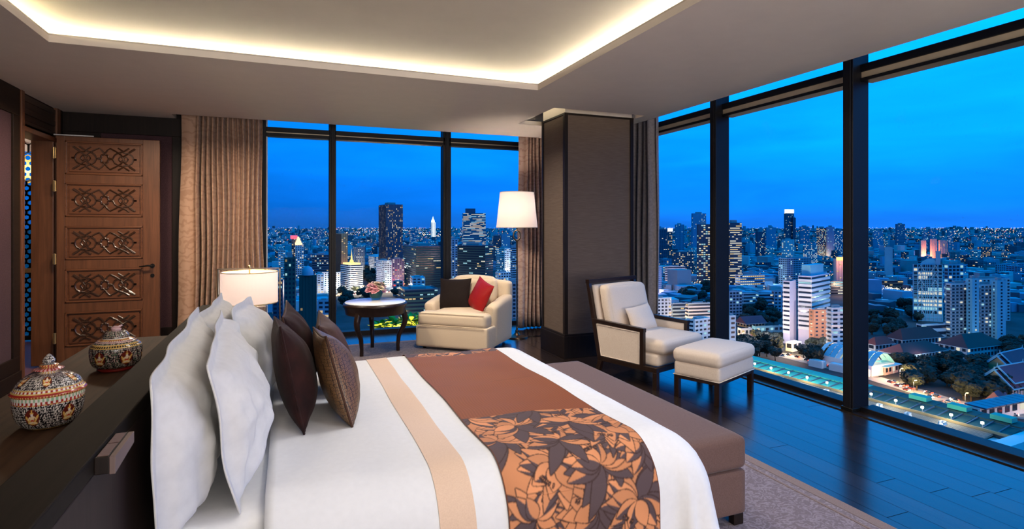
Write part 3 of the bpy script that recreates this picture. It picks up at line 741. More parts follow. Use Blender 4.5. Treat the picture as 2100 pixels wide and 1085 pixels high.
# ------------------------------------------------------------------ bench at the foot of the bed
bn = empty('bench', (0, 0, 0)); tag(bn, 'long brown upholstered bench at the foot of the bed', 'bench')
MB().softbox((1.9375, 3.06, .375), (.405, 1.76, .165), .035, (.006, 0), 16).build('seat', taupe, bn, 180)
MB().softbox((1.9375, 3.06, .180), (.397, 1.75, .225), .02, (0, 0), 10).build('body', taupe, bn, 180)
for (x, y) in ((1.775, 2.215), (2.095, 2.215), (1.775, 3.905), (2.095, 3.905)): MB().box(x-.03, x+.03, y-.02, y+.02, .0145, .07).build('leg', dark_wood, bn, bevel=.003)

# ------------------------------------------------------------------ jars painted with gold figures
def jar_paint(prof, seg, kind, seed):
    rs_ = np.random.RandomState(seed); n = len(prof)
    R = np.array([p[0] for p in prof]); Z = np.array([p[1] for p in prof]); Sarc = np.concatenate([[0], np.cumsum(np.hypot(np.diff(R), np.diff(Z)))])
    TH, SS = np.meshgrid(np.arange(seg)/seg*2*PI, Sarc); U = TH*R.max(); ZZ = np.repeat(Z[:, None], seg, 1)
    c_ = np.zeros((n, seg, 3)); c_[:] = (.012, .010, .012)
    # scale-like white and pink curls on black
    WX = SS+.0016*np.sin(TH*37+SS*900)+.0014*np.sin(TH*23-SS*700); row = np.floor(WX/.0085); ux = U/.0105+.5*(row % 2)+.25*np.sin(row*2.3+TH*9); fx_ = ux-np.floor(ux)-.5; fy_ = WX/.0085-row-.5
    rr = np.hypot(fx_, fy_+.15); curl = (np.abs(rr-.32) < .10) & (fy_ > -.38)
    cols = np.array([(.72, .66, .60), (.75, .45, .38), (.30, .42, .25)]); pick = rs_.randint(0, 3, c_.shape[:2]) if kind else np.zeros(c_.shape[:2], int)
    c_[curl] = cols[pick][curl]
    def band(z0, z1, a, b_, freq=60):
        k = (SS >= z0) & (SS < z1); d = np.sin(TH*freq) > .1
        c_[k & d] = a; c_[k & ~d] = b_
    def fig(t0, s0, sz):
        dt = (TH-t0+PI) % (2*PI)-PI; X_ = dt*R.max()/sz; Y_ = (SS-s0)/sz
        c_[(np.abs(X_)/.85)**1.6+(np.abs(Y_)/1.12)**2.2 < 1] = (.13, .016, .010)
        def ell(x, y, a, b_, rot=0.0):
            cx_, sx_ = math.cos(rot), math.sin(rot); P = (X_-x)*cx_+(Y_-y)*sx_; Q = -(X_-x)*sx_+(Y_-y)*cx_
            return (P/a)**2+(Q/b_)**2 < 1
        g1 = (.74, .43, .10); g2 = (.82, .64, .40); g3 = (.84, .72, .66)
        c_[ell(-.42, -.25, .16, .62, .5) | ell(.50, -.05, .12, .58, -.5)] = g1          # sash and wing
        c_[ell(0, -.62, .60, .26)] = g1; c_[ell(-.22, -.60, .34, .13, .25) | ell(.25, -.62, .3, .12, -.25)] = g2   # folded legs
        c_[ell(.02, -.12, .24, .36)] = g2; c_[ell(.02, -.30, .26, .12)] = (.55, .06, .03)                             # torso, belt
        c_[ell(-.30, .0, .09, .30, -.7) | ell(.33, .10, .08, .32, .8)] = g2                                            # arms
        c_[ell(.03, .40, .17, .19)] = g3; c_[ell(.03, .62, .20, .10)] = g1; c_[ell(.03, .82, .07, .26)] = g1            # head, crown
    return TH, SS, Sarc, c_, band, fig
def paint_lathe(name, prof, seg, colr_, mat_, parent, sx=1, sy=1):
    b = MB(); n = len(prof); vs = []
    for r, z in prof:
        for k in range(seg): a = 2*PI*k/seg; vs.append((r*sx*math.cos(a), r*sy*math.sin(a), z))
    fs = [(i*seg+k, i*seg+(k+1)%seg, (i+1)*seg+(k+1)%seg, (i+1)*seg+k) for i in range(n-1) for k in range(seg)]
    fs += [tuple(range(seg-1, -1, -1)), tuple((n-1)*seg+k for k in range(seg))]
    me = b.add(vs, fs).mesh(name, mat_, 180)
    a = me.attributes.new('print', 'FLOAT_COLOR', 'POINT')
    a.data.foreach_set('color', np.concatenate([colr_, np.ones(colr_.shape[:2]+(1,))], 2).reshape(-1).astype(np.float32))
    return inst(name, me, parent)
def spline(pts, n):
    """smooth profile through control points"""
    out = []; P = [pts[0]]+pts+[pts[-1]]
    for i in range(1, len(P)-2):
        for k in range(n):
            t_ = k/n; p0, p1, p2, p3 = P[i-1], P[i], P[i+1], P[i+2]
            out.append(tuple(.5*((2*p1[d])+(-p0[d]+p2[d])*t_+(2*p0[d]-5*p1[d]+4*p2[d]-p3[d])*t_**2+(-p0[d]+3*p1[d]-3*p2[d]+p3[d])*t_**3) for d in (0, 1)))
    return out+[pts[-1]]
jar_m = attr_mat('painted_enamel', .22, .5, .4)
gold = (.62, .40, .12); red = (.30, .022, .015); whi = (.75, .68, .62); grn = (.25, .42, .26); pnk = (.66, .34, .34)
j = empty('jar', (-.656, 2.05, .92)); tag(j, 'near lidded black and gold painted jar with a pointed finial', 'jar', 'painted jars on the console')
pf = spline([(.058, 0), (.074, .010), (.088, .032), (.094, .060), (.095, .085), (.095, .098)], 14)
TH, SS, SA, c_, band, fig = jar_paint(pf, 360, 0, 1); L = SA[-1]
for k in range(6): fig(.35+k*PI/3, L*.50, .024)
band(0, L*.06, red, gold, 90); band(L*.06, L*.10, gold, gold); band(L*.80, L*.83, gold, red, 40); band(L*.83, L*.90, red, whi, 46); band(L*.90, L*.98, grn, whi, 52); band(L*.98, L*1.1, gold, gold)
jb = paint_lathe('body', pf, 360, c_, jar_m, j, .90, .88)
pf = spline([(.099, .098), (.1015, .102), (.097, .108), (.092, .112), (.082, .130), (.062, .145), (.036, .152), (.024, .154)], 12)
TH, SS, SA, c_, band, fig = jar_paint(pf, 360, 0, 2); L = SA[-1]
for k in range(6): fig(.75+k*PI/3, L*.55, .020)
band(0, L*.06, gold, red, 80); band(L*.06, L*.12, red, red); band(L*.12, L*.17, gold, gold); band(L*.17, L*.23, red, whi, 46); band(L*.23, L*.27, gold, gold)
jl = paint_lathe('lid', pf, 360, c_, jar_m, j, .90, .88)
pf = spline([(.026, .153), (.020, .158), (.034, .162), (.035, .166), (.018, .170), (.023, .174), (.022, .177), (.012, .180), (.016, .186), (.012, .196), (.004, .206), (.001, .208)], 8)
TH, SS, SA, c_, band, fig = jar_paint(pf, 90, 0, 3); L = SA[-1]
band(0, L*.12, whi, gold, 20); band(L*.12, L*.40, pnk, red, 24); band(L*.40, L*.6, gold, red, 20)
paint_lathe('finial', pf, 90, c_, jar_m, jl)
j = empty('jar', (-.656, 2.75, .92)); tag(j, 'far squat lidded black and gold painted jar with a red foot', 'jar', 'painted jars on the console')
pf = spline([(.062, 0), (.066, .006), (.064, .012), (.080, .022), (.089, .046), (.091, .082), (.087, .100), (.072, .114), (.058, .120)], 12)
TH, SS, SA, c_, band, fig = jar_paint(pf, 360, 1, 4); L = SA[-1]
for k in range(6): fig(.1+k*PI/3, L*.47, .026)
band(0, L*.12, red, red, 40); band(L*.12, L*.16, gold, red, 70); band(L*.74, L*.77, gold, gold); band(L*.77, L*.82, gold, (.02, .015, .01), 60); band(L*.82, L*.86, gold, gold); band(L*.92, L*.96, whi, pnk, 60)
paint_lathe('body', pf, 360, c_, jar_m, j)
pf = spline([(.062, .119), (.063, .122), (.054, .126), (.047, .129), (.044, .140), (.034, .153), (.018, .158)], 10)
TH, SS, SA, c_, band, fig = jar_paint(pf, 240, 1, 5); L = SA[-1]
band(0, L*.08, pnk, whi, 50); band(L*.08, L*.30, red, gold, 50); band(L*.30, L*.36, whi, whi)
jl = paint_lathe('lid', pf, 240, c_, jar_m, j)
k_ = MB(); k_.lathe([(.019, .156), (.016, .162), (.019, .165), (.014, .168), (.001, .170)], 18); k_.tube([(-.018, 0, .168), (-.006, 0, .172), (.008, 0, .171), (.016, 0, .177), (.021, 0, .179)], [.003, .006, .006, .004, .002], 8)
k_.build('knob', plain('pink_enamel', (.62, .40, .40), .25, coat=.4), jl, 180)

# ------------------------------------------------------------------ nightstand and table lamp beyond the bed
ns = empty('nightstand', (-.12, 4.42, 0)); tag(ns, 'dark wood nightstand behind the far pillows under the table lamp', 'nightstand')
MB().box(-.26, .30, -.25, .25, .50, .54).build('top', espresso, ns, bevel=.003)
bd = MB().box(-.25, .29, -.24, .24, .12, .50).build('body', espresso, ns, bevel=.003)
for z in (.15, .32):
    d_ = MB().box(.29, .305, -.22, .22, z, z+.155).build('drawer', dark_wood, ns, bevel=.002); MB().tube([(.318, -.05, z+.08), (.318, .05, z+.08)], .006, 8).build('handle', brass, d_)
for (x, y) in ((-.23, -.22), (.27, -.22), (-.23, .22), (.27, .22)): MB().box(x-.02, x+.02, y-.02, y+.02, 0, .12).build('leg', dark_wood, ns)
def shade_mat(name, col, e):
    m = bpy.data.materials.new(name); m.use_nodes = True; t = m.node_tree; t.nodes.clear()
    o = t.nodes.new('ShaderNodeOutputMaterial'); a = t.nodes.new('ShaderNodeAddShader'); em = t.nodes.new('ShaderNodeEmission')
    mx = t.nodes.new('ShaderNodeMixShader'); di = t.nodes.new('ShaderNodeBsdfDiffuse'); tl = t.nodes.new('ShaderNodeBsdfTranslucent')
    di.inputs[0].default_value = (.75, .68, .58, 1); tl.inputs[0].default_value = (.20, .165, .15, 1); mx.inputs[0].default_value = .35
    em.inputs[0].default_value = (*col, 1); em.inputs[1].default_value = e
    t.links.new(di.outputs[0], mx.inputs[1]); t.links.new(tl.outputs[0], mx.inputs[2]); t.links.new(mx.outputs[0], a.inputs[0]); t.links.new(em.outputs[0], a.inputs[1]); t.links.new(a.outputs[0], o.inputs[0])
    return m
shade_m = shade_mat('lit_lampshade', (1.0, .80, .74), .42)
clear = plain('acrylic', (.8, .8, .8), .05)
_n = clear.node_tree.nodes['Principled BSDF']; _n.inputs['Transmission Weight'].default_value = .9; _n.inputs['IOR'].default_value = 1.2
tl = empty('table_lamp', (-.255, 4.42, .54)); tag(tl, 'table lamp with a lit drum shade in a thin metal frame behind the pillows', 'lamp')
b = MB()
prof = [(.186, .428), (.187, .425), (.187, .645), (.186, .648)]
b.lathe(prof, 48); b.f = [f for f in b.f if len(f) == 4]; b.m = b.m[:len(b.f)]
b.build('shade', shade_m, tl, 180)
for z in (.426, .646): MB().tube([(.187*math.cos(k*PI/24), .187*math.sin(k*PI/24), z) for k in range(48)], .0035, 6, closed=True).build('shade_trim', brass, tl, 180)
b = MB()
for (x0, x1, y0, y1, z0, z1) in ((-.205, -.195, -.02, .02, .02, .672), (.195, .205, -.02, .02, .02, .672), (-.205, .205, -.02, .02, .664, .672)): b.box(x0, x1, y0, y1, z0, z1)
b.build('frame', lamp_metal, tl, bevel=.001)
MB().box(-.11, .11, -.07, .07, .02, .40).build('acrylic_body', clear, tl, bevel=.004)
MB().box(-.22, .22, -.10, .10, 0, .02).build('base', lamp_metal, tl, bevel=.002)
MB().tube([(0, 0, .40), (0, 0, .67)], .006, 8).lathe([(.001, .672), (.014, .672), (.010, .682), (.012, .690), (.001, .694)], 14).build('stem', brass, tl, 60)
lamp('table_lamp_bulb', 'POINT', (-.255, 4.42, 1.09), 13.0, (1.0, .78, .58), shadow_soft_size=.05)

# ------------------------------------------------------------------ floor lamp
fx_, fy_ = 2.91, 7.13
fl_ = empty('floor_lamp', (fx_, fy_, 0)); tag(fl_, 'tall floor lamp with a cream cone shade and ring below it beside the club chair', 'lamp')
MB().lathe([(.15, 0), (.15, .012), (.14, .02), (.075, .028), (.045, .045), (.022, .075), (.026, .09), (.014, .11), (.011, .16)], 40).build('base', lamp_metal, fl_, 50)
MB().lathe([(.010, .10), (.010, 1.30), (.016, 1.31), (.012, 1.33)], 16).lathe([(.011, 1.46), (.009, 1.58), (.014, 1.585), (.008, 1.60)], 12).build('pole', lamp_metal, fl_, 50)
rg = [(.052*math.cos(k*PI/16), 0, 1.395+.068*math.sin(k*PI/16)) for k in range(32)]
MB().tube(rg, .011, 8, closed=True).build('ring', lamp_metal, fl_, 180)
b = MB(); b.lathe([(.283, 1.50), (.232, 1.985)], 56); b.f = [f for f in b.f if len(f) == 4]; b.m = b.m[:len(b.f)]; b.build('shade', shade_m, fl_, 180)
trim_c = fabric('shade_trim_cloth', (.6, .5, .4), (.7, .6, .5), 100)
for r_, z in ((.283, 1.502), (.232, 1.983)): MB().tube([(r_*math.cos(k*PI/28), r_*math.sin(k*PI/28), z) for k in range(56)], .004, 6, closed=True).build('shade_trim', trim_c, fl_, 180)
for k in range(3): MB().tube([(0, 0, 1.60), (.28*math.cos(k*2.1), .28*math.sin(k*2.1), 1.51)], .003, 5).build('shade_arm', lamp_metal, fl_)
b = MB(); b.tube([(.13, -.02, .006), (.30, -.05, .006), (.50, .0, .006), (.72, .05, .006)], .005, 6); b.build('cord', black_metal, fl_, 180)
lamp('floor_lamp_bulb', 'POINT', (fx_, fy_, 1.76), 26, (1.0, .82, .66), shadow_soft_size=.06)

# ------------------------------------------------------------------ round table
tb = empty('round_table', (.974, 6.88, .012)); tag(tb, 'round dark wood table with white marble top and curved legs', 'table')
MB().lathe([(.001, .585), (.350, .585), (.356, .592), (.356, .603), (.350, .608), (.001, .608)], 64).build('marble_top', marble, tb, 50)
MB().lathe([(.30, .46), (.345, .465), (.352, .50), (.362, .545), (.374, .56), (.376, .578), (.370, .590), (.358, .598), (.357, .584), (.30, .584)], 64).build('apron', espresso, tb, 40)
for a in (math.radians(226), math.radians(-7), math.radians(90)):
    b = MB(); P, Rr = [], []
    for k in range(15):
        t_ = k/14; z = .53*(1-t_)
        rad = .30+.055*max(0.0, math.sin(PI*min(1, t_*1.6)))**1.2*(1 if t_ < .625 else 0)-.055*max(0, (t_-.25))*1.1+.05*max(0, t_-.85)*1.6
        P.append((rad*math.cos(a), rad*math.sin(a), z)); Rr.append(.050-.030*t_**.6 if t_ < .92 else .023)
    b.tube(P, Rr, 8); b.build('leg', espresso, tb, 60)
# flower bowl
vz = .620
vs_ = empty('flower_bowl', (1.00, 7.02, vz)); tag(vs_, 'small round glass bowl of pink flowers standing on the marble table', 'flowers')
bowl_g = plain('green_vase_glass', (.10, .32, .30), .05)
_n = bowl_g.node_tree.nodes['Principled BSDF']; _n.inputs['Transmission Weight'].default_value = .75; _n.inputs['IOR'].default_value = 1.25
MB().lathe([(.045, 0), (.055, .004), (.056, .02), (.072, .045), (.080, .075), (.074, .105), (.060, .122), (.057, .122), (.070, .104), (.075, .075), (.068, .048), (.050, .024), (.001, .022)], 32).build('bowl', bowl_g, vs_, 180)
leafm = plain('leaf_green', (.030, .080, .018), .45, var=.3, vs=30)
b = MB(); rr = random.Random(3)
b.lathe([(.03, .028), (.062, .05), (.068, .075), (.062, .10), (.02, .115)], 20)
b.build('wrapped_leaves', plain('dark_leaf', (.03, .055, .012), .4, var=.4, vs=24), vs_, 180)
pinks = [plain('petal_pink', (.78, .38, .44), .6), plain('petal_pale', (.82, .62, .60), .6), plain('petal_cream', (.80, .66, .48), .6)]
def flower_me(sz, seed, m_):
    rr = random.Random(seed); b = MB()
    for ring, (n, el, L) in enumerate(((7, .35, 1), (6, .8, .9), (4, 1.2, .7))):
        for k in range(n):
            a = 2*PI*(k+.5*ring)/n+rr.uniform(-.2, .2); ce_, se = math.cos(el), math.sin(el)
            d = Vector((math.cos(a)*ce_, math.sin(a)*ce_, se)); sd = Vector((-math.sin(a), math.cos(a), 0)); up = d.cross(sd)*-1
            p = [Vector((0, 0, 0)), d*L*.5*sz+sd*.34*sz, d*L*.95*sz+sd*.26*sz+up*.08*sz, d*L*1.05*sz+up*.1*sz, d*L*.95*sz-sd*.26*sz+up*.08*sz, d*L*.5*sz-sd*.34*sz, d*L*.55*sz-up*.10*sz]
            b.add(p, [(0, 1, 6), (1, 2, 3, 6), (6, 3, 4, 5), (0, 6, 5)])
    return b.mesh('flower', m_, 180)
fms = [flower_me(.060, k, pinks[k % 3]) for k in range(4)]
for k in range(17):
    a = k*2.399; r_ = .024*math.sqrt(k)*1.1; h_ = .185-.9*r_*r_*9+rr.uniform(-.01, .015)
    o = inst('flower', fms[k % 4], vs_, (r_*math.cos(a), r_*math.sin(a), h_)); o.rotation_euler = (r_*6*math.sin(-a)*-1*-1, r_*6*math.cos(a), rr.uniform(0, 6))
lb_ = MB(); lb_.add([(0,0,0),(.02,.022,.006),(.055,.016,.0),(.075,0,-.008),(.055,-.016,0),(.02,-.022,.006),(.035,0,-.004)], [(0,6,1),(1,6,2),(2,6,3),(3,6,4),(4,6,5),(5,6,0)])
lme = lb_.mesh('leaf', leafm, 180)
for k in range(16):
    a = k*2.4+.3; o = inst('leaf', lme, vs_, (.06*math.cos(a), .06*math.sin(a), .125+rr.uniform(0, .06))); o.rotation_euler = (rr.uniform(-.4, .4), rr.uniform(-.9, .1), a)

# ------------------------------------------------------------------ club chair (faces left of the camera, back to the window)
cc = empty('club_chair', (2.12, 6.92, .0145), math.radians(-41)); tag(cc, 'cream upholstered club chair with rounded arms beside the round table', 'chair')
def part(b, name, m_, p, **k): return b.build(name, m_, p, 180, **k)
MB().softbox((0, -.02, .160), (.955, .88, .27), .025, (0, .002), 14).build('base', cream, cc, 180)
b = MB(); b.softbox((0, -.350, .365), (.905, .235, .165), .05, (.012, .004), 16).softbox((0, -.10, .365), (.66, .72, .165), .05, (.022, .004), 16); b.build('seat_cushion', cream, cc, 180)
def lean(q): return Vector((q.x, q.y+.18*q.z, q.z))
MB().softbox((0, .385, .45), (.94, .17, .68), .05, (.01, .008), 14, fn=lambda q: Vector((q.x, q.y+.10*max(0, q.z), q.z-.015*abs(q.x/.47)**3*max(0, q.z)/.34))).build('backrest', cream, cc, 180)
MB().softbox((0, .255, .625), (.60, .18, .42), .07, (.025, .03), 16, fn=lean).build('back_cushion', cream, cc, 180)
for s_ in (-1, 1):
    def armf(q, s_=s_):
        fwd = (q.y+.33)/.66; top = max(0, (q.z+.05)/.30)
        return Vector((q.x+s_*.02*top, q.y, q.z-.075*top*max(0.0, 1-fwd)**1.6))
    ar = MB().softbox((s_*.405, .10, .315), (.155, .66, .61), .07, (0, .006), 18, fn=armf).build('arm', cream, cc, 180)
    for k in range(4):
        MB().tube([(s_*.405+.062*math.cos(a_), -.233-.004*k, .47-.018*k+.05*math.sin(a_)) for a_ in [PI*.15+PI*.7*q/8 for q in range(9)]], .0022, 5).build('pleat', cream, ar, 180)
for (x, y) in ((-.38, -.40), (.38, -.40), (-.38, .36), (.38, .36)): MB().lathe([(.02, 0), (.028, .03)], 10, (x, y)).build('foot', dark_wood, cc)
for z_, y_ in ((.296, -.470), (.440, -.462)): MB().tube([(-.435+.87*k/10, y_, z_) for k in range(11)], .005, 6).build('piping', cream, cc, 180)
def on_chair(ch, o, loc, rx, rz, spin):
    o.matrix_world = Matrix.Translation(ch.location) @ Matrix.Rotation(ch.rotation_euler.z, 4, 'Z') @ Matrix.Translation(loc) @ Matrix.Rotation(rz, 4, 'Z') @ Matrix.Rotation(rx, 4, 'X') @ Matrix.Rotation(spin, 4, 'Z')
o = inst('throw_pillow', pillow_mesh('throw_pillow', dk_cush, .42, .42, .15, 26, .08, 21, 0, .006)); on_chair(cc, o, (-.175, .03, .62), math.radians(72), .12, .02)
piping(o, .42, .42, dk_cush, .08); tag(o, 'dark brown square pillow on the cream club chair', 'pillow')
o = inst('throw_pillow', pillow_mesh('throw_pillow', red_silk, .40, .40, .15, 26, .08, 22, 0, .006)); on_chair(cc, o, (.205, -.02, .625), math.radians(70), -.62, -.26)
piping(o, .40, .40, red_silk, .08); tag(o, 'bright red pillow leaning in the cream club chair', 'pillow')

# ------------------------------------------------------------------ wood framed armchair by the right window
A_ = math.radians(18.5)
ac = empty('armchair', (2.93, 4.93, 0), A_); tag(ac, 'ivory armchair with a dark wood frame and high back near the right window', 'chair')
# local: x to the viewer's right (0..0.78), y negative towards its front
Wd, Dp = .78, .66
fm = espresso
def bar(b, a, c_, w=.02, d=.02):
    a, c_ = Vector(a), Vector(c_); b.tube([a, c_], w*1.414, 4)
for x0 in (0, Wd-.045):
    nm = 'rear_leg'
    MB().hexa([(x0, .05, .0), (x0+.045, .05, 0), (x0+.045, .095, 0), (x0, .095, 0)], [(x0, 0, .16), (x0+.045, 0, .16), (x0+.045, .05, .16), (x0, .05, .16)]).build(nm, fm, ac, bevel=.002)
    MB().box(x0, x0+.045, -Dp, -Dp+.045, 0, .16).build('front_leg', fm, ac, bevel=.002)
    # sloping back post
    MB().hexa([(x0, 0, .16), (x0+.04, 0, .16), (x0+.04, .05, .16), (x0, .05, .16)], [(x0, .17, .94), (x0+.04, .17, .94), (x0+.04, .21, .94), (x0, .21, .94)]).build('back_post', fm, ac, bevel=.002)
    MB().box(x0, x0+.04, -Dp+.15, -Dp+.19, .20, .545).build('arm_post', fm, ac, bevel=.002)
    MB().hexa([(x0-.003, -Dp+.145, .515), (x0+.043, -Dp+.145, .515), (x0+.043, .12, .535), (x0-.003, .12, .535)], [(x0-.003, -Dp+.145, .552), (x0+.043, -Dp+.145, .552), (x0+.043, .12, .572), (x0-.003, .12, .572)]).build('arm_rail', fm, ac, bevel=.002)
    MB().box(x0, x0+.04, -Dp+.04, .02, .16, .205).build('side_rail', fm, ac, bevel=.002)
    # upholstered side
    pn = MB(); pn.hexa([(x0+.004, -Dp+.188, .205), (x0+.036, -Dp+.188, .205), (x0+.036, .012, .205), (x0+.004, .012, .205)], [(x0+.004, -Dp+.188, .517), (x0+.036, -Dp+.188, .517), (x0+.036, .072, .53), (x0+.004, .072, .53)])
    pp = pn.build('side_panel', cream_cool, ac, bevel=.006)
    xs = x0+.002 if x0 == 0 else x0+.038
    MB().tube([(xs, -Dp+.196, .213), (xs, .006, .213), (xs, .066, .520), (xs, -Dp+.196, .509)], .005, 6, closed=True).build('welt', cream_cool, pp, 180)
MB().box(0, Wd, -Dp, -Dp+.04, .16, .205).build('front_rail', fm, ac, bevel=.002)
MB().box(0, Wd, .0, .05, .16, .205).build('rear_rail', fm, ac, bevel=.002)
MB().box(0, Wd, .165, .215, .925, .965).build('top_rail', fm, ac, bevel=.002)
bk = lambda q: Vector((q.x, q.y+.23*q.z, q.z))
MB().softbox((Wd/2, .085, .56), (Wd-.085, .07, .70), .03, (0, .006), 12, fn=bk).build('backrest', cream_cool, ac, 180)
MB().softbox((Wd/2, -.005, .660), (Wd-.15, .14, .50), .045, (.012, .02), 16, fn=bk).build('back_cushion', cream_cool, ac, 180)
MB().softbox((Wd/2, -.30, .265), (Wd-.09, .69, .12), .03, (0, .004), 12).build('seat_base', cream_cool, ac, 180)
MB().softbox((Wd/2, -.375, .385), (Wd-.092, .66, .135), .05, (.02, .006), 18, fn=lambda q: Vector((q.x+(.035*max(0, (-q.y-.19)/.14)*(1 if q.x > 0 else -1) if q.y < -.19 else 0)*min(1, abs(q.x)/.3)*0, q.y, q.z))).build('seat_cushion', cream_cool, ac, 180)
o = inst('lumbar_pillow', pillow_mesh('lumbar_pillow', cream_cool, .42, .27, .13, 26, .05, 31, 0, .006)); on_chair(ac, o, (.40, -.195, .570), math.radians(66), .06, .05)
piping(o, .42, .27, cream_cool, .05, .003); tag(o, 'small ivory lumbar pillow resting in the wood framed armchair', 'pillow')

# ------------------------------------------------------------------ ottoman
ot = empty('ottoman', (3.345, 3.727, 0), math.radians(22)); tag(ot, 'square ivory ottoman on dark wooden legs in front of the armchair', 'ottoman')
OW, OD = .68, .42
for (x, y) in ((0, 0), (OW-.045, 0), (0, OD-.045), (OW-.045, OD-.045)): MB().box(x, x+.045, y, y+.045, 0, .20).build('leg', fm, ot, bevel=.002)
f = MB(); f.box(.045, OW-.045, .002, .03, .17, .205).box(.045, OW-.045, OD-.03, OD-.002, .17, .205).box(.002, .03, .045, OD-.045, .17, .205).box(OW-.03, OW-.002, .045, OD-.045, .17, .205)
f.build('frame', fm, ot, bevel=.002)
MB().softbox((OW/2, OD/2, .260), (OW+.005, OD+.005, .125), .025, (0, .004), 12).build('base', cream_cool, ot, 180)
MB().softbox((OW/2, OD/2, .375), (OW+.035, OD+.035, .125), .05, (.018, .004), 18).build('cushion', cream_cool, ot, 180)
P = [(-.002, -.002, .203), (OW+.002, -.002, .203), (OW+.002, OD+.002, .203), (-.002, OD+.002, .203)]
MB().tube(P, .005, 6, closed=True).build('piping', cream_cool, ot, 180)
# ================================================================== CITY AT DUSK (eye 110 m above the streets)
HC = 110.0; GZ = EYE-HC
rc = random.Random(77)
struct(MB().quad((-40000, -2000, GZ), (60000, -2000, GZ), (60000, 60000, GZ), (-40000, 60000, GZ)).build('ground', plain('city_ground', (.030, .034, .040), .9, var=.5, vs=.03)))
wallm = {}
def wm(name, col, rough=.7, spec=.3, var=.06):
    wallm[name] = plain('facade_'+name, col, rough, 0, spec, 0, var, .08); return wallm[name]
wm('white', (.78, .77, .76)); wm('pale', (.56, .58, .62)); wm('grey', (.30, .32, .35)); wm('blue', (.28, .40, .52)); wm('dark', (.08, .11, .15), .5)
wm('pink', (.62, .42, .40)); wm('brown', (.34, .15, .09)); wm('teal', (.035, .085, .075)); wm('navy', (.05, .085, .14), .3, .6); wm('violet', (.22, .16, .24)); wm('gold', (.45, .32, .16))
wm('lav', (.66, .60, .70)); wm('redroof', (.11, .035, .035)); wm('tealroof', (.06, .46, .34)); wm('blueroof', (.20, .50, .62)); wm('purple', (.10, .05, .08)); wm('concrete', (.20, .19, .17)); wm('far', (.24, .34, .50)); wm('asphalt', (.05, .05, .055), .8)  # far has the distance haze mixed into its wall colour
pane_m = plain('facade_glass', (.018, .028, .05), .15, 0, .6)
lit_m = [glow('window_warm', (1.0, .70, .34), .75), glow('window_cool', (.50, .90, 1.0), .75), glow('window_white', (1.0, .92, .74), .8), glow('window_dim', (.9, .62, .34), .3), glow('window_red', (1.0, .10, .08), 1.2)]
FEET = []
def foot(loc, rz, w1, w2):
    c_ = Vector((math.cos(rz)*w1/2-math.sin(rz)*w2/2, math.sin(rz)*w1/2+math.cos(rz)*w2/2)); FEET.append((loc.x+c_.x, loc.y+c_.y, math.hypot(w1, w2)/2))
def free(x, y, r):
    return all((x-a)**2+(y-b_)**2 > (r+q)**2 for a, b_, q in FEET)
def frame(ue, ul, ur, vb, vt, ang):
    d = HC*FPX/(vb-HORIZON); l = (ue-1050)/FPX*d
    ke, kl, kr = (ue-1050)/FPX, (ul-1050)/FPX, (ur-1050)/FPX
    if ang is None: a = -math.atan(ke)
    else: a = math.radians(ang)
    e1 = (math.cos(a), math.sin(a)); e2 = (-math.sin(a), math.cos(a))
    w1 = (kr*d-l)/(e1[0]-kr*e1[1])
    w2 = (kl*d-l)/(e2[0]-kl*e2[1]) if ang is not None and ul < ue-.5 else w1*.7
    h = HC-(vt-HORIZON)*d/FPX
    return cam2w(l, d, GZ), a-YAW, max(w1, 2), max(min(w2, 120), 6), h
def fp(face, s, z, off): return (s, -off, z) if face == 0 else (-off, s, z)
def rect(b, face, s0, s1, z0, z1, off, m=0):
    if face == 0: b.add([fp(0, s0, z0, off), fp(0, s1, z0, off), fp(0, s1, z1, off), fp(0, s0, z1, off)], [(0, 1, 2, 3)], m)
    else: b.add([fp(1, s1, z0, off), fp(1, s0, z0, off), fp(1, s0, z1, off), fp(1, s1, z1, off)], [(0, 1, 2, 3)], m)
def fbox(b, face, s0, s1, z0, z1, o0, o1, m=0):
    if face == 0: b.box(s0, s1, -o1, -o0, z0, z1, m)
    else: b.box(-o1, -o0, s0, s1, z0, z1, m)
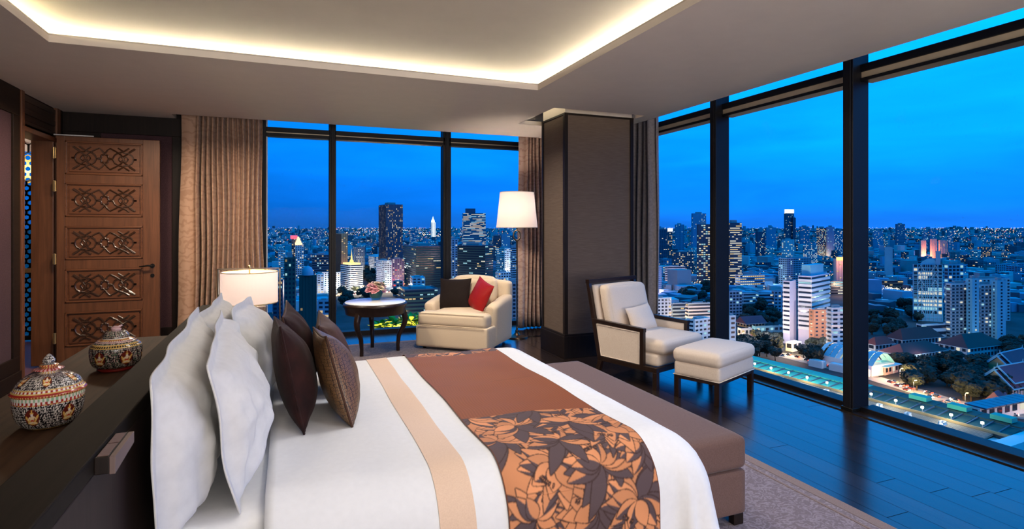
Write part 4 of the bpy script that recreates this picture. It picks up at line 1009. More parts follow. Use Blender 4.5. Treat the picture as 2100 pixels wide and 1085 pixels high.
def facade(root, w1, w2, h, style, fh, bay, lit, cols, z0=0, frac=(.62, .5), bandm=None, seed=0, bandparts=True, faces=(0, 1), run=1):
    r = random.Random(seed*7+3); dk, lt = MB(), MB(); bands = []
    nz = max(1, int((h-z0)/fh)); fh = (h-z0)/nz
    fins = MB()
    for face in faces:
        w = (w1, w2)[face]; nb = max(1, int(w/bay)); bw = w/nb
        for k in range(nz):
            za = z0+k*fh
            if style == 'bands':
                rect(dk, face, .4, w-.4, za+fh*(1-frac[1]), za+fh*.97, .15)
            c = 0
            while c < nb:
                n_ = r.randint(1, run) if run > 1 else 1
                on = r.random() < lit; m = r.choice(cols)
                for q in range(c, min(nb, c+n_)):
                    s0, s1 = q*bw+bw*(1-frac[0])/2, q*bw+bw*(1+frac[0])/2
                    zb, zt = za+fh*(1-frac[1])*.75, za+fh*(1-frac[1])*.75+fh*frac[1]
                    if style == 'bands': zb, zt = za+fh*(1-frac[1])+.2, za+fh*.93
                    if on: rect(lt, face, s0, s1, zb, zt, .30, m)
                    elif style in ('grid', 'balcony'): rect(dk, face, s0, s1, zb, zt, .15)
                c += n_
        if style in ('glass', 'fins'):
            for q in range(nb+1): fbox(fins, face, max(0, q*bw-.25), min(w, q*bw+.25), z0, h, 0, .7)
    if dk.v:
        o = dk.build('windows', pane_m, root); o['kind'] = 'stuff'
    if lt.v:
        o = lt.build('lit_windows', lit_m, root); o['kind'] = 'stuff'
    if fins.v: o = fins.build('fins', bandm or wallm['grey'], root); o['kind'] = 'stuff'
    if style in ('bands', 'balcony'):
        bb = MB()
        if 0 in faces: bb.box(-.6, w1+.1, -.7, .0, 0, fh*(1-frac[1])*.9)
        if 1 in faces: bb.box(-.7, 0, .0, w2, 0, fh*(1-frac[1])*.9)
        if bandparts:
            me = bb.mesh('floor_band', bandm or wallm['pale'])
            for k in range(nz): inst('floor_band', me, root, (0, 0, z0+k*fh))
        else:
            al = MB()
            for k in range(nz):
                b0 = len(al.v); al.v += [(x, y, z+z0+k*fh) for x, y, z in bb.v]; al.f += [tuple(i+b0 for i in f) for f in bb.f]; al.m += bb.m
            o = al.build('floor_bands', bandm or wallm['pale'], root); o['kind'] = 'stuff'
def tower(label, ue, ul, ur, vb, vt, ang, wall, style='grid', fh=3.6, bay=4.0, lit=.15, cols=(0, 1, 2), frac=(.62, .5), band=None, roof=True, run=1, bandparts=False, name='office_tower', cat='building', group=None, z0=0, faces=(0, 1), wash=None):
    loc, rz, w1, w2, h = frame(ue, ul, ur, vb, vt, ang)
    foot(loc, rz, w1, w2)
    b = MB(); b.box(0, w1, 0, w2, 0, h)
    o = b.build(name, wallm[wall], None, 0, 0, loc, rz); tag(o, label, cat, group)
    if wash:
        for face, e, col, off, z in wash:
            q = Vector((w1/2, -off, 0)) if face == 0 else (Vector((-off, w2/2, 0)) if face == 1 else Vector((-off*.7, -off*.7, 0)))
            q.rotate(Matrix.Rotation(rz, 3, 'Z')); lamp('facade_floodlight', 'POINT', (loc.x+q.x, loc.y+q.y, GZ+z), e, col, shadow_soft_size=1.2)
    facade(o, w1, w2, h, style, fh, bay, lit, cols, z0, frac, wallm[band] if band else None, len(bpy.data.objects), bandparts, faces, run)
    if roof:
        p = MB(); p.box(0, w1, 0, .4, h, h+1.2).box(0, .4, .4, w2, h, h+1.2).box(w1-.4, w1, .4, w2, h, h+1.2)
        p.build('parapet', wallm[wall], o)
        MB().box(w1*.25, w1*.7, w2*.3, w2*.75, h, h+min(6, h*.07)).build('plant_room', wallm['grey'], o)
    return o, w1, w2, h
T = tower
# ---- back window, left pane
T('dark teal tower block at the bottom of the left pane of the back window', 583, 575, 606, 720, 531, 18, 'teal', 'grid', 4, 3.0, .05, (1, 3), (.5, .5))
o, w1, w2, h = T('teal tower with a round dome on its roof behind the cushions', 615, 605, 649, 716, 565, 15, 'teal', 'fins', 4, 2.6, .03, (1, 3), band='teal', roof=False)
d_ = MB(); d_.lathe([(w1*.36, h), (w1*.36, h+2.5), (w1*.33, h+4.5), (w1*.24, h+6.8), (w1*.10, h+8.2), (.01, h+8.6)], 24, (w1*.45, w2*.4)); d_.build('dome', wallm['blue'], o, 40)
T('dark blue block with few lights left of the teal tower block', 559, 555, 580, 700, 577, 12, 'navy', 'grid', 4, 4, .12, (1, 0))
o, w1, w2, h = T('dark tower with a red rooftop sign near the left of the back window', 598, 592, 611, 575, 489, 20, 'dark', 'grid', 3.8, 3.5, .25, (0, 2))
MB().box(-2, w1*.9, -1.5, -1, h-1, h+6).build('sign', glow('red_sign', (1, .06, .10), 3), o)
o, w1, w2, h = T('tower with a floodlit golden stepped crown beside the red sign', 606, 600, 623, 580, 503, 22, 'pale', 'grid', 3.8, 3.5, .25, (0, 2))
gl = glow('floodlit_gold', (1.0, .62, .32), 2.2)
c_ = MB(); 
for k, s in enumerate((.40, .30, .20, .10)): c_.box(w1*(.4-s), w1*(.4+s), w2*(.4-s), w2*(.4+s), h+k*4.0, h+k*4+4)
c_.build('crown', gl, o)
T('pink and white stepped apartment block at the left edge of the back window', 571, 565, 585, 585, 515, 18, 'pink', 'balcony', 3.4, 4, .2, (0, 2), band='white')
T('low dark office block dotted with lights in the left pane of the back window', 640, 636, 674, 588, 524, 8, 'navy', 'bands', 4.2, 4, .25, (0, 2, 1), band='dark')
T('long white hotel wing with square windows behind the first mullion', 660, 657, 697, 600, 560, 5, 'white', 'grid', 3.3, 4.2, .16, (0, 3), (.55, .55), wash=((0, 30000, (1,.85,.75), 34, 10),))
T('white banded building with curved balconies beside the dome', 651, 646, 664, 612, 564, 25, 'white', 'balcony', 3.4, 4, .35, (0, 2), band='white', wash=((0, 12000, (1,.85,.6), 20, 10),))
T('low block with a bright blue roof and yellow windows below the white hotel', 652, 646, 676, 690, 618, 10, 'blue', 'grid', 4, 4, .35, (0, 1))
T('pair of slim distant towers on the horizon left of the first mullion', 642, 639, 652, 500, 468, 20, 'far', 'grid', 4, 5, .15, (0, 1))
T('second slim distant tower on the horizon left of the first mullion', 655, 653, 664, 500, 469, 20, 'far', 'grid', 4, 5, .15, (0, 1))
# ---- back window, middle pane
T('tallest dark tower with warm lit windows in the middle of the back window', 792, 777, 826, 570, 420, 28, 'navy', 'fins', 3.7, 3.0, .26, (0, 3, 3, 2), (.40, .72), band='dark')
T('brown residential tower glowing gold at the right of the first mullion', 700, 688, 713, 575, 480, 25, 'gold', 'fins', 3.5, 4, .22, (0, 3), band='brown', wash=((0, 60000, (1,.55,.25), 24, 6),))
o, w1, w2, h = T('blue and white striped hotel tower with a golden lit roof', 719, 699, 744, 600, 544, 40, 'pale', 'bands', 3.3, 4, .12, (0, 1), (.6, .5), band='white', bandparts=True, roof=False, name='hotel_tower', wash=((1, 30000, (.6,.95,1), 26, 10),(0, 30000, (.9,.95,1), 30, 10)))
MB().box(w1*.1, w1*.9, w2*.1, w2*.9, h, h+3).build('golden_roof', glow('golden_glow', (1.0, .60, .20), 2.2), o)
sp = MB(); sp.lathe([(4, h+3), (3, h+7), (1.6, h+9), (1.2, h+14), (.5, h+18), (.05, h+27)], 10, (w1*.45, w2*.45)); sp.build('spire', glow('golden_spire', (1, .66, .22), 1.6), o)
T('pink hotel block with a grid of windows at the foot of the first mullion', 690, 687, 700, 594, 560, 10, 'pink', 'grid', 3.3, 4, .25, (0, 2))
T('apartment block with a bright white lit top behind the golden roof', 730, 725, 748, 560, 508, 20, 'grey', 'grid', 3.5, 4, .3, (0, 2))
o, w1, w2, h = T('white block with a turquoise hipped roof left of the dark tower', 768, 756, 792, 562, 527, 30, 'white', 'grid', 3.6, 4, .2, (0, 2), roof=False, wash=((1, 30000, (1,.9,.8), 30, 14),))
MB().hexa([(-1, -1, h), (w1+1, -1, h), (w1+1, w2+1, h), (-1, w2+1, h)], [(w1*.2, w2*.3, h+5), (w1*.8, w2*.3, h+5), (w1*.8, w2*.7, h+5), (w1*.2, w2*.7, h+5)]).build('roof', wallm['blueroof'], o)
T('slim white and blue striped tower above the pink flowers', 789, 772, 803, 590, 536, 35, 'white', 'balcony', 3.3, 4, .18, (1, 2), band='white', bandparts=True, wash=((0, 40000, (.8,.95,1), 22, 4),(1, 16000, (1,.9,.95), 26, 20)))
T('purple mid rise block at the foot of the tallest dark tower', 800, 797, 829, 585, 532, 8, 'violet', 'grid', 3.6, 4, .3, (0, 2, 4), wash=((0, 30000, (1,.35,.6), 26, 4),))
T('big dark glass office block with level bands left of the second mullion', 853, 827, 906, 592, 506, 22, 'navy', 'bands', 4.2, 5, .07, (0, 1, 2), (.9, .5), band='teal', bandparts=True, run=3)
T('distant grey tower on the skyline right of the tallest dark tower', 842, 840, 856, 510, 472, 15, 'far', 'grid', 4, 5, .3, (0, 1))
o, w1, w2, h = T('slim floodlit white tower with a bright crown on the skyline', 885, 883, 893, 490, 456, 15, 'white', 'fins', 4, 5, .4, (1, 2), band='white', roof=False)
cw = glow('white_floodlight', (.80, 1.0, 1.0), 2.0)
c_ = MB(); 
for (x, y) in ((.05, .05), (.8, .05), (.4, .05)): c_.box(w1*x, w1*(x+.16), -2, -1, h*.1, h)
c_.lathe([(w1*.45, h), (w1*.42, h+18), (w1*.2, h+34), (.3, h+60)], 8, (w1*.5, w2*.5)); c_.build('lit_crown', cw, o)
T('low turquoise lit block in front of the dark glass office block', 846, 841, 872, 612, 571, 15, 'blueroof', 'grid', 4, 5, .15, (1,))
o, w1, w2, h = T('low terraced building lit green between the table and the club chair', 830, 818, 898, 668, 596, 20, 'dark', 'bands', 4.0, 4, .25, (1, 0), (.8, .45), band='teal', bandparts=True, run=2, name='terraced_building')
T('small block with a red lit sign below the purple block', 806, 803, 826, 607, 577, 8, 'grey', 'grid', 4, 4, .4, (4, 2, 0))
# ---- back window, right pane
o, w1, w2, h = T('stepped glass tower with bright lit floors in the right pane of the back window', 950, 948, 996, 525, 437, 10, 'navy', 'bands', 4.2, 5, .45, (2, 0, 1), (.95, .55), band='blue', run=5, roof=False)
MB().box(w1*.12, w1*.55, w2*.2, w2*.8, h, h+18).build('upper_step', wallm['navy'], o)
T('pale slab tower beside the second mullion of the back window', 926, 920, 939, 590, 492, 20, 'blue', 'grid', 4, 4, .15, (2, 1), (.5, .5))
T('wide dark banded office block behind the cream club chair', 995, 938, 1011, 600, 505, 62, 'navy', 'bands', 4.0, 4, .12, (0, 2, 1), (.9, .5), band='teal', bandparts=True, run=2)
T('blue tower left of the floor lamp pole', 1029, 1026, 1046, 545, 481, 12, 'blue', 'fins', 4, 4, .1, (1, 2), band='blue')
T('dark tower with scattered lights between the banded block and the lamp', 1012, 1010, 1026, 545, 484, 15, 'dark', 'grid', 4, 4, .25, (1, 2, 0))
T('stepped building with a bright white wall behind the floor lamp', 1035, 1017, 1052, 570, 511, 40, 'white', 'grid', 4, 5, .25, (1, 2), wash=((0, 60000, (.9,.95,1), 26, 20),))
T('blue banded tower immediately left of the lamp pole', 1050, 1047, 1062, 590, 508, 20, 'blue', 'bands', 4, 4, .15, (1, 2), band='pale')
T('low white block with lit windows above the arm of the club chair', 1022, 1016, 1048, 615, 560, 25, 'white', 'grid', 4, 4, .2, (1, 0))
T('grey grid fronted block with a pale roof right of the club chair', 1041, 1036, 1068, 700, 582, 14, 'grey', 'grid', 3.6, 3.5, .08, (1, 3), (.6, .6))
# ---- right window, first pane
T('white tower with rows of dotted windows left of the armchair cushion', 1339, 1319, 1357, 605, 549, 42, 'lav', 'grid', 3.4, 5, .05, (2, 0), (.35, .5), name='apartment_tower', wash=((2, 50000, (1,.70,.72), 36, 14),))
T('white slab tower rising behind the dotted white tower', 1324, 1321, 1337, 570, 514, 15, 'lav', 'fins', 4, 6, .02, (1,), band='white', wash=((0, 40000, (1,.8,.8), 30, 20),))
T('thin pale blue tower behind the dotted white tower', 1344, 1343, 1351, 570, 511, 12, 'pale', 'fins', 4, 6, .02, (1,), band='pale')
o, w1, w2, h = T('tower with a bright sign on top in the first pane of the right window', 1369, 1366, 1379, 540, 472, 15, 'dark', 'grid', 4, 5, .35, (0, 2))
MB().box(0, w1, -1.5, -.5, h-4, h+6).build('sign', glow('white_sign', (1, .85, .75), 2.2), o)
T('dark wide tower left of the tower with a bright sign', 1353, 1350, 1368, 545, 471, 12, 'navy', 'grid', 4, 5, .10, (0, 2))
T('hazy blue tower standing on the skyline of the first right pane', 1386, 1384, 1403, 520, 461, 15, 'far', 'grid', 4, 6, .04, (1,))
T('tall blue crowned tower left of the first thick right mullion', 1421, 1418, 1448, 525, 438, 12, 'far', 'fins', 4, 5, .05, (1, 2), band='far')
T('dark lit tower partly hidden by the first thick right mullion', 1433, 1430, 1456, 585, 461, 12, 'navy', 'fins', 3.9, 4, .4, (2, 0, 1), (.8, .5), band='dark')
T('white apartment block with square windows above the armchair arm', 1326, 1318, 1377, 690, 614, 14, 'white', 'grid', 3.4, 3.8, .06, (1, 0), (.6, .55), name='apartment_block', wash=((0, 9000, (.85,.95,1), 28, 14),))
T('blue shaded slab block right of the white apartment block', 1379, 1374, 1411, 668, 624, 12, 'blue', 'bands', 3.6, 4, .14, (1, 0), (.8, .5), band='blue')
T('second blue slab block before the first thick right mullion', 1412, 1408, 1458, 680, 624, 12, 'blue', 'bands', 3.6, 4, .12, (1, 0), (.8, .5), band='pale')
T('near white block with small dark windows beside the armchair seat', 1425, 1409, 1458, 735, 658, 32, 'white', 'grid', 3.3, 4.2, .04, (1,), (.6, .45), name='apartment_block', wash=((2, 9000, (.85,.95,1), 30, 14),))
T('pale low office row in the middle of the first right pane', 1364, 1360, 1405, 590, 548, 14, 'pale', 'bands', 4, 4, .2, (1, 2), band='pale')
T('dark low block with warm windows in the first right pane', 1382, 1378, 1422, 562, 518, 10, 'dark', 'grid', 4, 4, .25, (0, 2))
# ---- right window, second pane
T('glass tower with bright lit floors right of the first thick mullion', 1497, 1488, 1521, 590, 458, 12, 'navy', 'bands', 3.9, 4, .55, (2, 0), (.95, .55), band='dark', run=5, bandparts=True)
o, w1, w2, h = T('tall dark tower topped by a glowing white sign', 1611, 1608, 1628, 515, 437, 14, 'navy', 'fins', 4, 6, .06, (1, 2), band='dark', roof=False)
MB().box(-.5, w1*.98, -1.5, w2*.6, h, h+17).build('sign', glow('crown_sign', (1, .97, .92), 2.6), o)
o, w1, w2, h = T('stepped shoulder tower beside the tower with the white sign', 1626, 1625, 1632, 515, 447, 10, 'navy', 'grid', 4, 5, .08, (1, 2))
T('broad hazy tower right of the tower with the white sign', 1641, 1639, 1660, 515, 465, 12, 'far', 'grid', 4, 6, .10, (0, 2))
T('flat topped hazy tower left of the tower with the white sign', 1573, 1571, 1591, 515, 467, 12, 'far', 'fins', 4, 6, .05, (1,), band='far')
T('dark pyramidal tower with scattered lit windows in the second right pane', 1553, 1549, 1570, 535, 476, 12, 'navy', 'grid', 4, 4, .22, (1, 2, 0))
T('pale blue notched tower in front of the tower with the white sign', 1611, 1603, 1629, 545, 492, 18, 'pale', 'fins', 4, 6, .2, (2, 1), band='pale')
T('apartment tower with orange lit base and many windows near the second mullion', 1677, 1675, 1696, 530, 468, 12, 'navy', 'grid', 3.8, 4, .5, (2, 0, 1), wash=((0, 120000, (1,.5,.2), 22, 4),))
T('hazy blue flat topped tower near the second thick mullion', 1697, 1696, 1711, 530, 466, 10, 'far', 'fins', 4, 5, .1, (1,), band='far')
T('stepped tower dotted with lights beside the second thick mullion', 1713, 1711, 1732, 525, 474, 10, 'far', 'grid', 4, 4, .3, (2, 1))
T('apartment slab speckled with cool lights below the hazy tower', 1650, 1648, 1676, 545, 503, 10, 'blue', 'grid', 3.6, 4, .45, (1, 2))
o, w1, w2, h = T('orange floodlit tower beside the second thick mullion', 1715, 1713, 1732, 600, 532, 10, 'pink', 'fins', 3.6, 4, .1, (0,), band='pink', wash=((0, 60000, (1,.45,.25), 24, 60),))
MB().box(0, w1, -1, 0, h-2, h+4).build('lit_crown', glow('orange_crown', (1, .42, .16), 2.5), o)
T('blue grid fronted slab behind the big white banded tower', 1614, 1597, 1664, 592, 531, 25, 'blue', 'grid', 3.6, 4.2, .08, (1, 2), (.65, .55), band='blue', wash=((1, 30000, (.7,.9,1), 36, 20),))
T('long office block with rows of lit windows in the second right pane', 1518, 1508, 1568, 598, 566, 16, 'lav', 'bands', 4.4, 4, .6, (2, 0), (.85, .5), band='blue', run=3, wash=((1, 20000, (1,.8,.85), 24, 10),))
o, w1, w2, h = T('big white banded tower, the brightest in the second right pane', 1664, 1637, 1701, 708, 569, 44, 'lav', 'bands', 4.3, 6, .05, (2, 1), (.95, .40), band='white', bandparts=True, run=2, z0=14, wash=((2, 70000, (1,.88,.86), 50, 30), (1, 26000, (1,.86,.82), 34, 12)))
MB().box(w1*.1, w1*.8, w2*.2, w2*.9, h, h+11).build('roof_block', wallm['blueroof'], o)
o, w1, w2, h = T('white banded side wing joined to the left of the big white tower', 1620, 1606, 1633, 706, 579, 38, 'lav', 'bands', 4.3, 6, .02, (2,), (.95, .40), band='white', bandparts=True, faces=(1,), z0=10, wash=((1, 30000, (1,.86,.84), 38, 25),))
T('orange brown brick tower in front of the big white banded tower', 1669, 1663, 1705, 716, 638, 12, 'brown', 'grid', 3.4, 5, .08, (2, 0), (.4, .4), name='apartment_tower', wash=((0, 26000, (1,.80,.62), 30, 12),))
T('white balconied tower behind the second thick mullion', 1706, 1703, 1734, 742, 634, 10, 'white', 'balcony', 3.4, 5, .10, (2, 1), band='white', bandparts=True, name='apartment_tower', wash=((0, 16000, (1,.95,.85), 16, 6),(1, 9000, (1,.95,.85), 14, 6)))
T('blue grid office block right of the first thick mullion', 1496, 1488, 1522, 650, 599, 14, 'blue', 'grid', 3.8, 4, .06, (1, 2), (.7, .6))
T('slim white block with paired windows behind the ottoman', 1497, 1490, 1509, 745, 650, 16, 'white', 'grid', 3.6, 5, .03, (1,), (.6, .45), name='apartment_block', wash=((0, 5000, (.9,.95,1), 24, 14),))
T('pale mid rise slab with long windows left of the white banded tower', 1524, 1520, 1556, 636, 603, 12, 'pale', 'bands', 4, 4, .12, (1, 2), (.9, .5), band='pale')
T('pale block with a dark open bay left of the white banded tower', 1556, 1553, 1585, 640, 604, 10, 'blueroof', 'bands', 4, 4, .10, (1, 2), (.9, .5), band='blue')
T('blue slab half hidden behind the white banded tower', 1588, 1584, 1610, 640, 598, 10, 'blue', 'grid', 4, 4, .10, (1, 2))
T('low pale school block among trees left of the white tower', 1550, 1545, 1606, 692, 672, 12, 'blueroof', 'grid', 4, 5, .10, (1, 2))
T('low white house among trees below the purple temple roof', 1520, 1516, 1543, 690, 676, 12, 'white', 'grid', 3.5, 4, .1, (0,))
T('bright lit low building beside the orange floodlit tower', 1704, 1700, 1732, 606, 578, 8, 'dark', 'bands', 4, 4, .7, (2, 1), (.9, .5), band='dark', run=4)
o, w1, w2, h = T('white entrance canopy at the foot of the white banded tower', 1626, 1611, 1644, 722, 704, 34, 'white', 'grid', 4, 6, .0, (0,), roof=False, name='entrance_canopy')
# ---- right window, third pane
T('slim blue and white tower in the third right pane', 1830, 1814, 1836, 575, 508, 60, 'pale', 'fins', 4, 7, .06, (2, 1), band='pale')
T('dark office tower standing above the horizon in the third right pane', 1839, 1836, 1856, 515, 460, 12, 'navy', 'bands', 4, 5, .05, (1, 2), band='far')
T('hazy residential tower beside the second thick mullion in the third pane', 1793, 1790, 1811, 515, 474, 12, 'far', 'fins', 4, 5, .15, (1, 2), band='far')
og = glow('orange_wash', (1.0, .42, .20), 1.2)
for (ue, ul, ur, vt, lb) in ((1889, 1886, 1899, 494, 'left tower of the orange floodlit trio in the third right pane'), (1911, 1908, 1921, 491, 'middle tower of the orange floodlit trio, lit brightest'), (1928, 1925, 1943, 493, 'right tower of the orange floodlit trio in the third right pane')):
    o, w1, w2, h = T(lb, ue, ul, ur, 532, vt, 12, 'pink', 'fins', 4, 6, .05, (0,), band='pink', wash=((0, 900000 if ue == 1911 else 330000, (1, .36, .16), 24, 5),))
for (ue, ul, ur, vt, lb) in ((1894, 1892, 1902, 476, 'thin pale tower behind the orange floodlit trio at its left'), (1907, 1905, 1919, 473, 'flat topped hazy tower behind the middle of the orange trio'), (1945, 1943, 1955, 474, 'pale blue tower behind the right of the orange trio')):
    T(lb, ue, ul, ur, 520, vt, 12, 'far', 'grid', 4, 5, .2, (1, 0, 2))
o, w1, w2, h = T('pale blue office tower with zigzag steel bracing in the third pane', 1932, 1873, 1942, 660, 543, 72, 'blue', 'grid', 4.2, 4.4, .42, (1, 2), (.85, .75), band='pale', run=4, roof=False, z0=8, wash=((1, 16000, (.5,.85,1), 34, 20),))
gr = MB()
for face, w in ((0, w1), (1, w2)):
    nb = max(1, round(w/4.4)); 
    for q in range(nb+1): fbox(gr, face, max(0, q*w/nb-.3), min(w, q*w/nb+.3), 0, h, 0, .8)
    for k in range(int(h/4.2)+1): fbox(gr, face, 0, w, k*4.2-.3, k*4.2+.3, 0, .7)
gro = gr.build('steel_grid', wallm['blueroof'], o); gro['kind'] = 'stuff'
for k in range(int(h/8.4)):
    for c_ in (.12, .62):
        z = h-8.4*k-1; s0 = w2*c_; 
        b_ = MB(); b_.tube([fp(1, s0, z-7, 1.0), fp(1, s0+w2*.13, z, 1.0), fp(1, s0+w2*.26, z-7, 1.0)], .6, 4); b_.build('brace', wallm['pale'], o)
r_ = MB(); n = 10
P = [(w2*.15+w2*.6*k/n, h+9*math.sin(PI*k/n)**.6*(1-.5*k/n)) for k in range(n+1)]
r_.add([(2, y, z) for y, z in P]+[(w1*.9, y, z) for y, z in P], [(i, i+1, n+2+i, n+1+i) for i in range(n)]+[tuple(range(n, -1, -1)), tuple(range(n+1, 2*n+2))])
r_.build('curved_roof', wallm['blueroof'], o); MB().box(w1*.3, w1*.9, w2*.05, w2*.2, h, h+16).build('stair_tower', wallm['blue'], o)
T('pale gridded wing to the right of the braced office tower', 1945, 1942, 1976, 645, 544, 8, 'blue', 'grid', 4.2, 4.4, .15, (1, 2), (.72, .62))
T('left apartment slab of the pair before the braced office tower', 1951, 1942, 1991, 694, 584, 14, 'pale', 'balcony', 3.3, 4.4, .08, (1, 2), (.6, .55), band='grey', bandparts=True, name='apartment_tower')
T('pale service core between the two apartment slabs', 1994, 1990, 2008, 696, 574, 12, 'blueroof', 'grid', 3.3, 7, .06, (1, 2), (.2, .5), name='apartment_tower')
T('right apartment slab of the pair with a bright lit lobby', 2011, 2008, 2043, 694, 586, 10, 'pale', 'balcony', 3.3, 4.4, .08, (1, 2), (.6, .55), band='grey', bandparts=True, name='apartment_tower')
T('pale corner tower at the right end of the apartment pair', 2045, 2041, 2063, 696, 578, 10, 'blueroof', 'grid', 3.3, 8, .06, (1, 2), (.2, .5), name='apartment_tower')
T('pale wide slab rising behind the apartment pair', 1990, 1985, 2072, 660, 574, 8, 'pale', 'grid', 3.6, 5, .10, (1, 2), (.5, .5), name='apartment_tower')
T('low white terraced block at the foot of the braced office tower', 1890, 1885, 1947, 694, 668, 10, 'pale', 'bands', 4.5, 5, .10, (2, 1), (.95, .5), band='pale')
T('long low brown block beside the lit street in the third pane', 1786, 1781, 1852, 596, 577, 6, 'brown', 'bands', 5, 5, .1, (0,), (.95, .45), band='brown')
T('small blue tower far at the right in the third pane', 2046, 2044, 2066, 565, 543, 8, 'blue', 'grid', 4, 5, .05, (1,))
T('dark block with rows of tiny lights at the right of the third pane', 2008, 2005, 2034, 535, 507, 8, 'dark', 'grid', 4, 6, .55, (0, 3))

# ---- hip and gable roofed buildings
def hiphouse(label, ue, ul, ur, vb, vt, ang, wall, roofm, rh, name='school', lit=.06, over=2.0, bay=4, fh=4.5, gable=False, cols=(0, 2)):
    loc, rz, w1, w2, h = frame(ue, ul, ur, vb, vt, ang)
    foot(loc, rz, w1, w2)
    o = MB().box(0, w1, 0, w2, 0, h).build(name, wallm[wall], None, 0, 0, loc, rz); tag(o, label, 'building')
    facade(o, w1, w2, h, 'grid', fh, bay, lit, cols, 0, (.6, .6), None, 5, False)
    e = over; i = 0 if gable else min(w1, w2)*.5
    if w1 >= w2: top = [(i-e*gable, w2*.5-.2, h+rh), (w1-i+e*gable, w2*.5-.2, h+rh), (w1-i+e*gable, w2*.5+.2, h+rh), (i-e*gable, w2*.5+.2, h+rh)]
    else: top = [(w1*.5-.2, i-e*gable, h+rh), (w1*.5+.2, i-e*gable, h+rh), (w1*.5+.2, w2-i+e*gable, h+rh), (w1*.5-.2, w2-i+e*gable, h+rh)]
    MB().hexa([(-e, -e, h), (w1+e, -e, h), (w1+e, w2+e, h), (-e, w2+e, h)], top).build('roof', wallm[roofm], o)
    MB().box(-e, w1+e, -e, w2+e, h-.5, h).build('eaves', wallm['pale'], o)
    return o, w1, w2, h
hiphouse('long cream school wing with a dark red hipped roof, nearest the trees', 1854, 1808, 1935, 748, 729, 24, 'pale', 'redroof', 7)
hiphouse('large school wing with a dark red roof below the apartment pair', 1983, 1925, 2058, 738, 714, 20, 'pale', 'redroof', 9)
hiphouse('school hall with a dark red roof behind the nearest school wing', 1850, 1822, 1930, 712, 697, 18, 'pale', 'redroof', 9)
hiphouse('dark red roofed school block beside the second thick mullion', 1795, 1779, 1830, 720, 707, 20, 'pale', 'redroof', 6)
o, w1, w2, h = hiphouse('pink floodlit arcade building with a pale blue roof by the road', 1815, 1776, 1842, 770, 752, 30, 'pink', 'blueroof', 2, 'arcade', .25)
hiphouse('small white gatehouse with a gabled roof beside the bright road', 2052, 2038, 2066, 838, 823, 35, 'white', 'purple', 5, 'gatehouse', .3, 1.0, 3, 3.5, True)
hiphouse('purple temple roof among dark trees right of the ottoman', 1530, 1512, 1568, 672, 664, 18, 'gold', 'purple', 7, 'temple', .0, 2, 4, 4, True)
hiphouse('small white pediment temple front with a lit gable', 1572, 1569, 1585, 596, 588, 10, 'white', 'white', 9, 'temple', .1, 1, 4, 4, True)
hiphouse('long dark market roof edged by red lights left of the white tower', 1540, 1531, 1584, 705, 694, 10, 'brown', 'purple', 3, 'market_hall', .5, 2, 4, 4, False, (4, 0))
# temple hall with tiered roofs edged in white
def tiered(label, u, v, L, Wd_, ang, tiers):
    d = HC*FPX/(v-HORIZON); l = (u-1050)/FPX*d
    o = MB().box(-L/2, L/2, -Wd_/2, Wd_/2, 0, 7).build('temple_hall', wallm['gold'], None, 0, 0, cam2w(l, d, GZ), math.radians(ang)-YAW); tag(o, label, 'temple')
    for k in range(12): MB().box(-L/2-2+k*(L+4)/11-.4, -L/2-2+k*(L+4)/11+.4, -Wd_/2-2.6, -Wd_/2-1.8, 0, 7).build('pillar', wallm['white'], o)
    for t_ in range(tiers):
        Lk = L*(1-.22*t_)+4; z0 = 7+t_*3.2; wk = (Wd_/2+3)*(1-.12*t_); z1 = z0+wk*.95
        for s_ in (-1, 1):
            b = MB(); b.add([(-Lk/2, s_*wk, z0), (Lk/2, s_*wk, z0), (Lk/2, s_*.15, z1), (-Lk/2, s_*.15, z1)], [(0, 1, 2, 3)])
            ro_ = b.build('roof_slope', wallm['purple'], o); sd = ro_.modifiers.new('t', 'SOLIDIFY'); sd.thickness = .4
        e_ = MB()
        for x in (-Lk/2, Lk/2):
            e_.tube([(x, -wk, z0), (x, 0, z1+.3)], .55, 4); e_.tube([(x, wk, z0), (x, 0, z1+.3)], .55, 4); e_.tube([(x, 0, z1), (x*1.01, 0, z1+2.6)], [.4, .1], 4)
        for s_ in (-1, 1): e_.tube([(-Lk/2, s_*wk, z0), (Lk/2, s_*wk, z0)], .45, 4)
        e_.tube([(-Lk/2, 0, z1+.2), (Lk/2, 0, z1+.2)], .45, 4); e_.build('roof_edge', wallm['blueroof'], o)
        if t_ == 0:
            for x in (-Lk/2+.5, Lk/2-.5): MB().add([(x, -wk*.9, z0+.2), (x, wk*.9, z0+.2), (x, 0, z1-.6)], [(0, 1, 2)]).build('gable', wallm['gold'], o)
tiered('temple hall with tiered dark red roofs edged in pale blue', 2072, 806, 34, 15, 24, 2)
tiered('second tiered temple roof behind the nearer temple hall', 2074, 772, 40, 15, 28, 2)

a0, a1 = px(1776, 630, GZ), px(1874, 650, GZ); dv_ = (a1-a0); wk = empty('covered_walkway', a0, math.atan2(dv_.y, dv_.x)); tag(wk, 'long pale covered walkway among the trees in the third right pane', 'walkway')
MB().box(0, dv_.length, -3, 3, 5.0, 5.8).build('roof', wallm['blueroof'], wk)
for k in range(14): MB().box(dv_.length*k/13-.3, dv_.length*k/13+.3, -2.6, -2.0, 0, 5).build('post', wallm['pale'], wk)

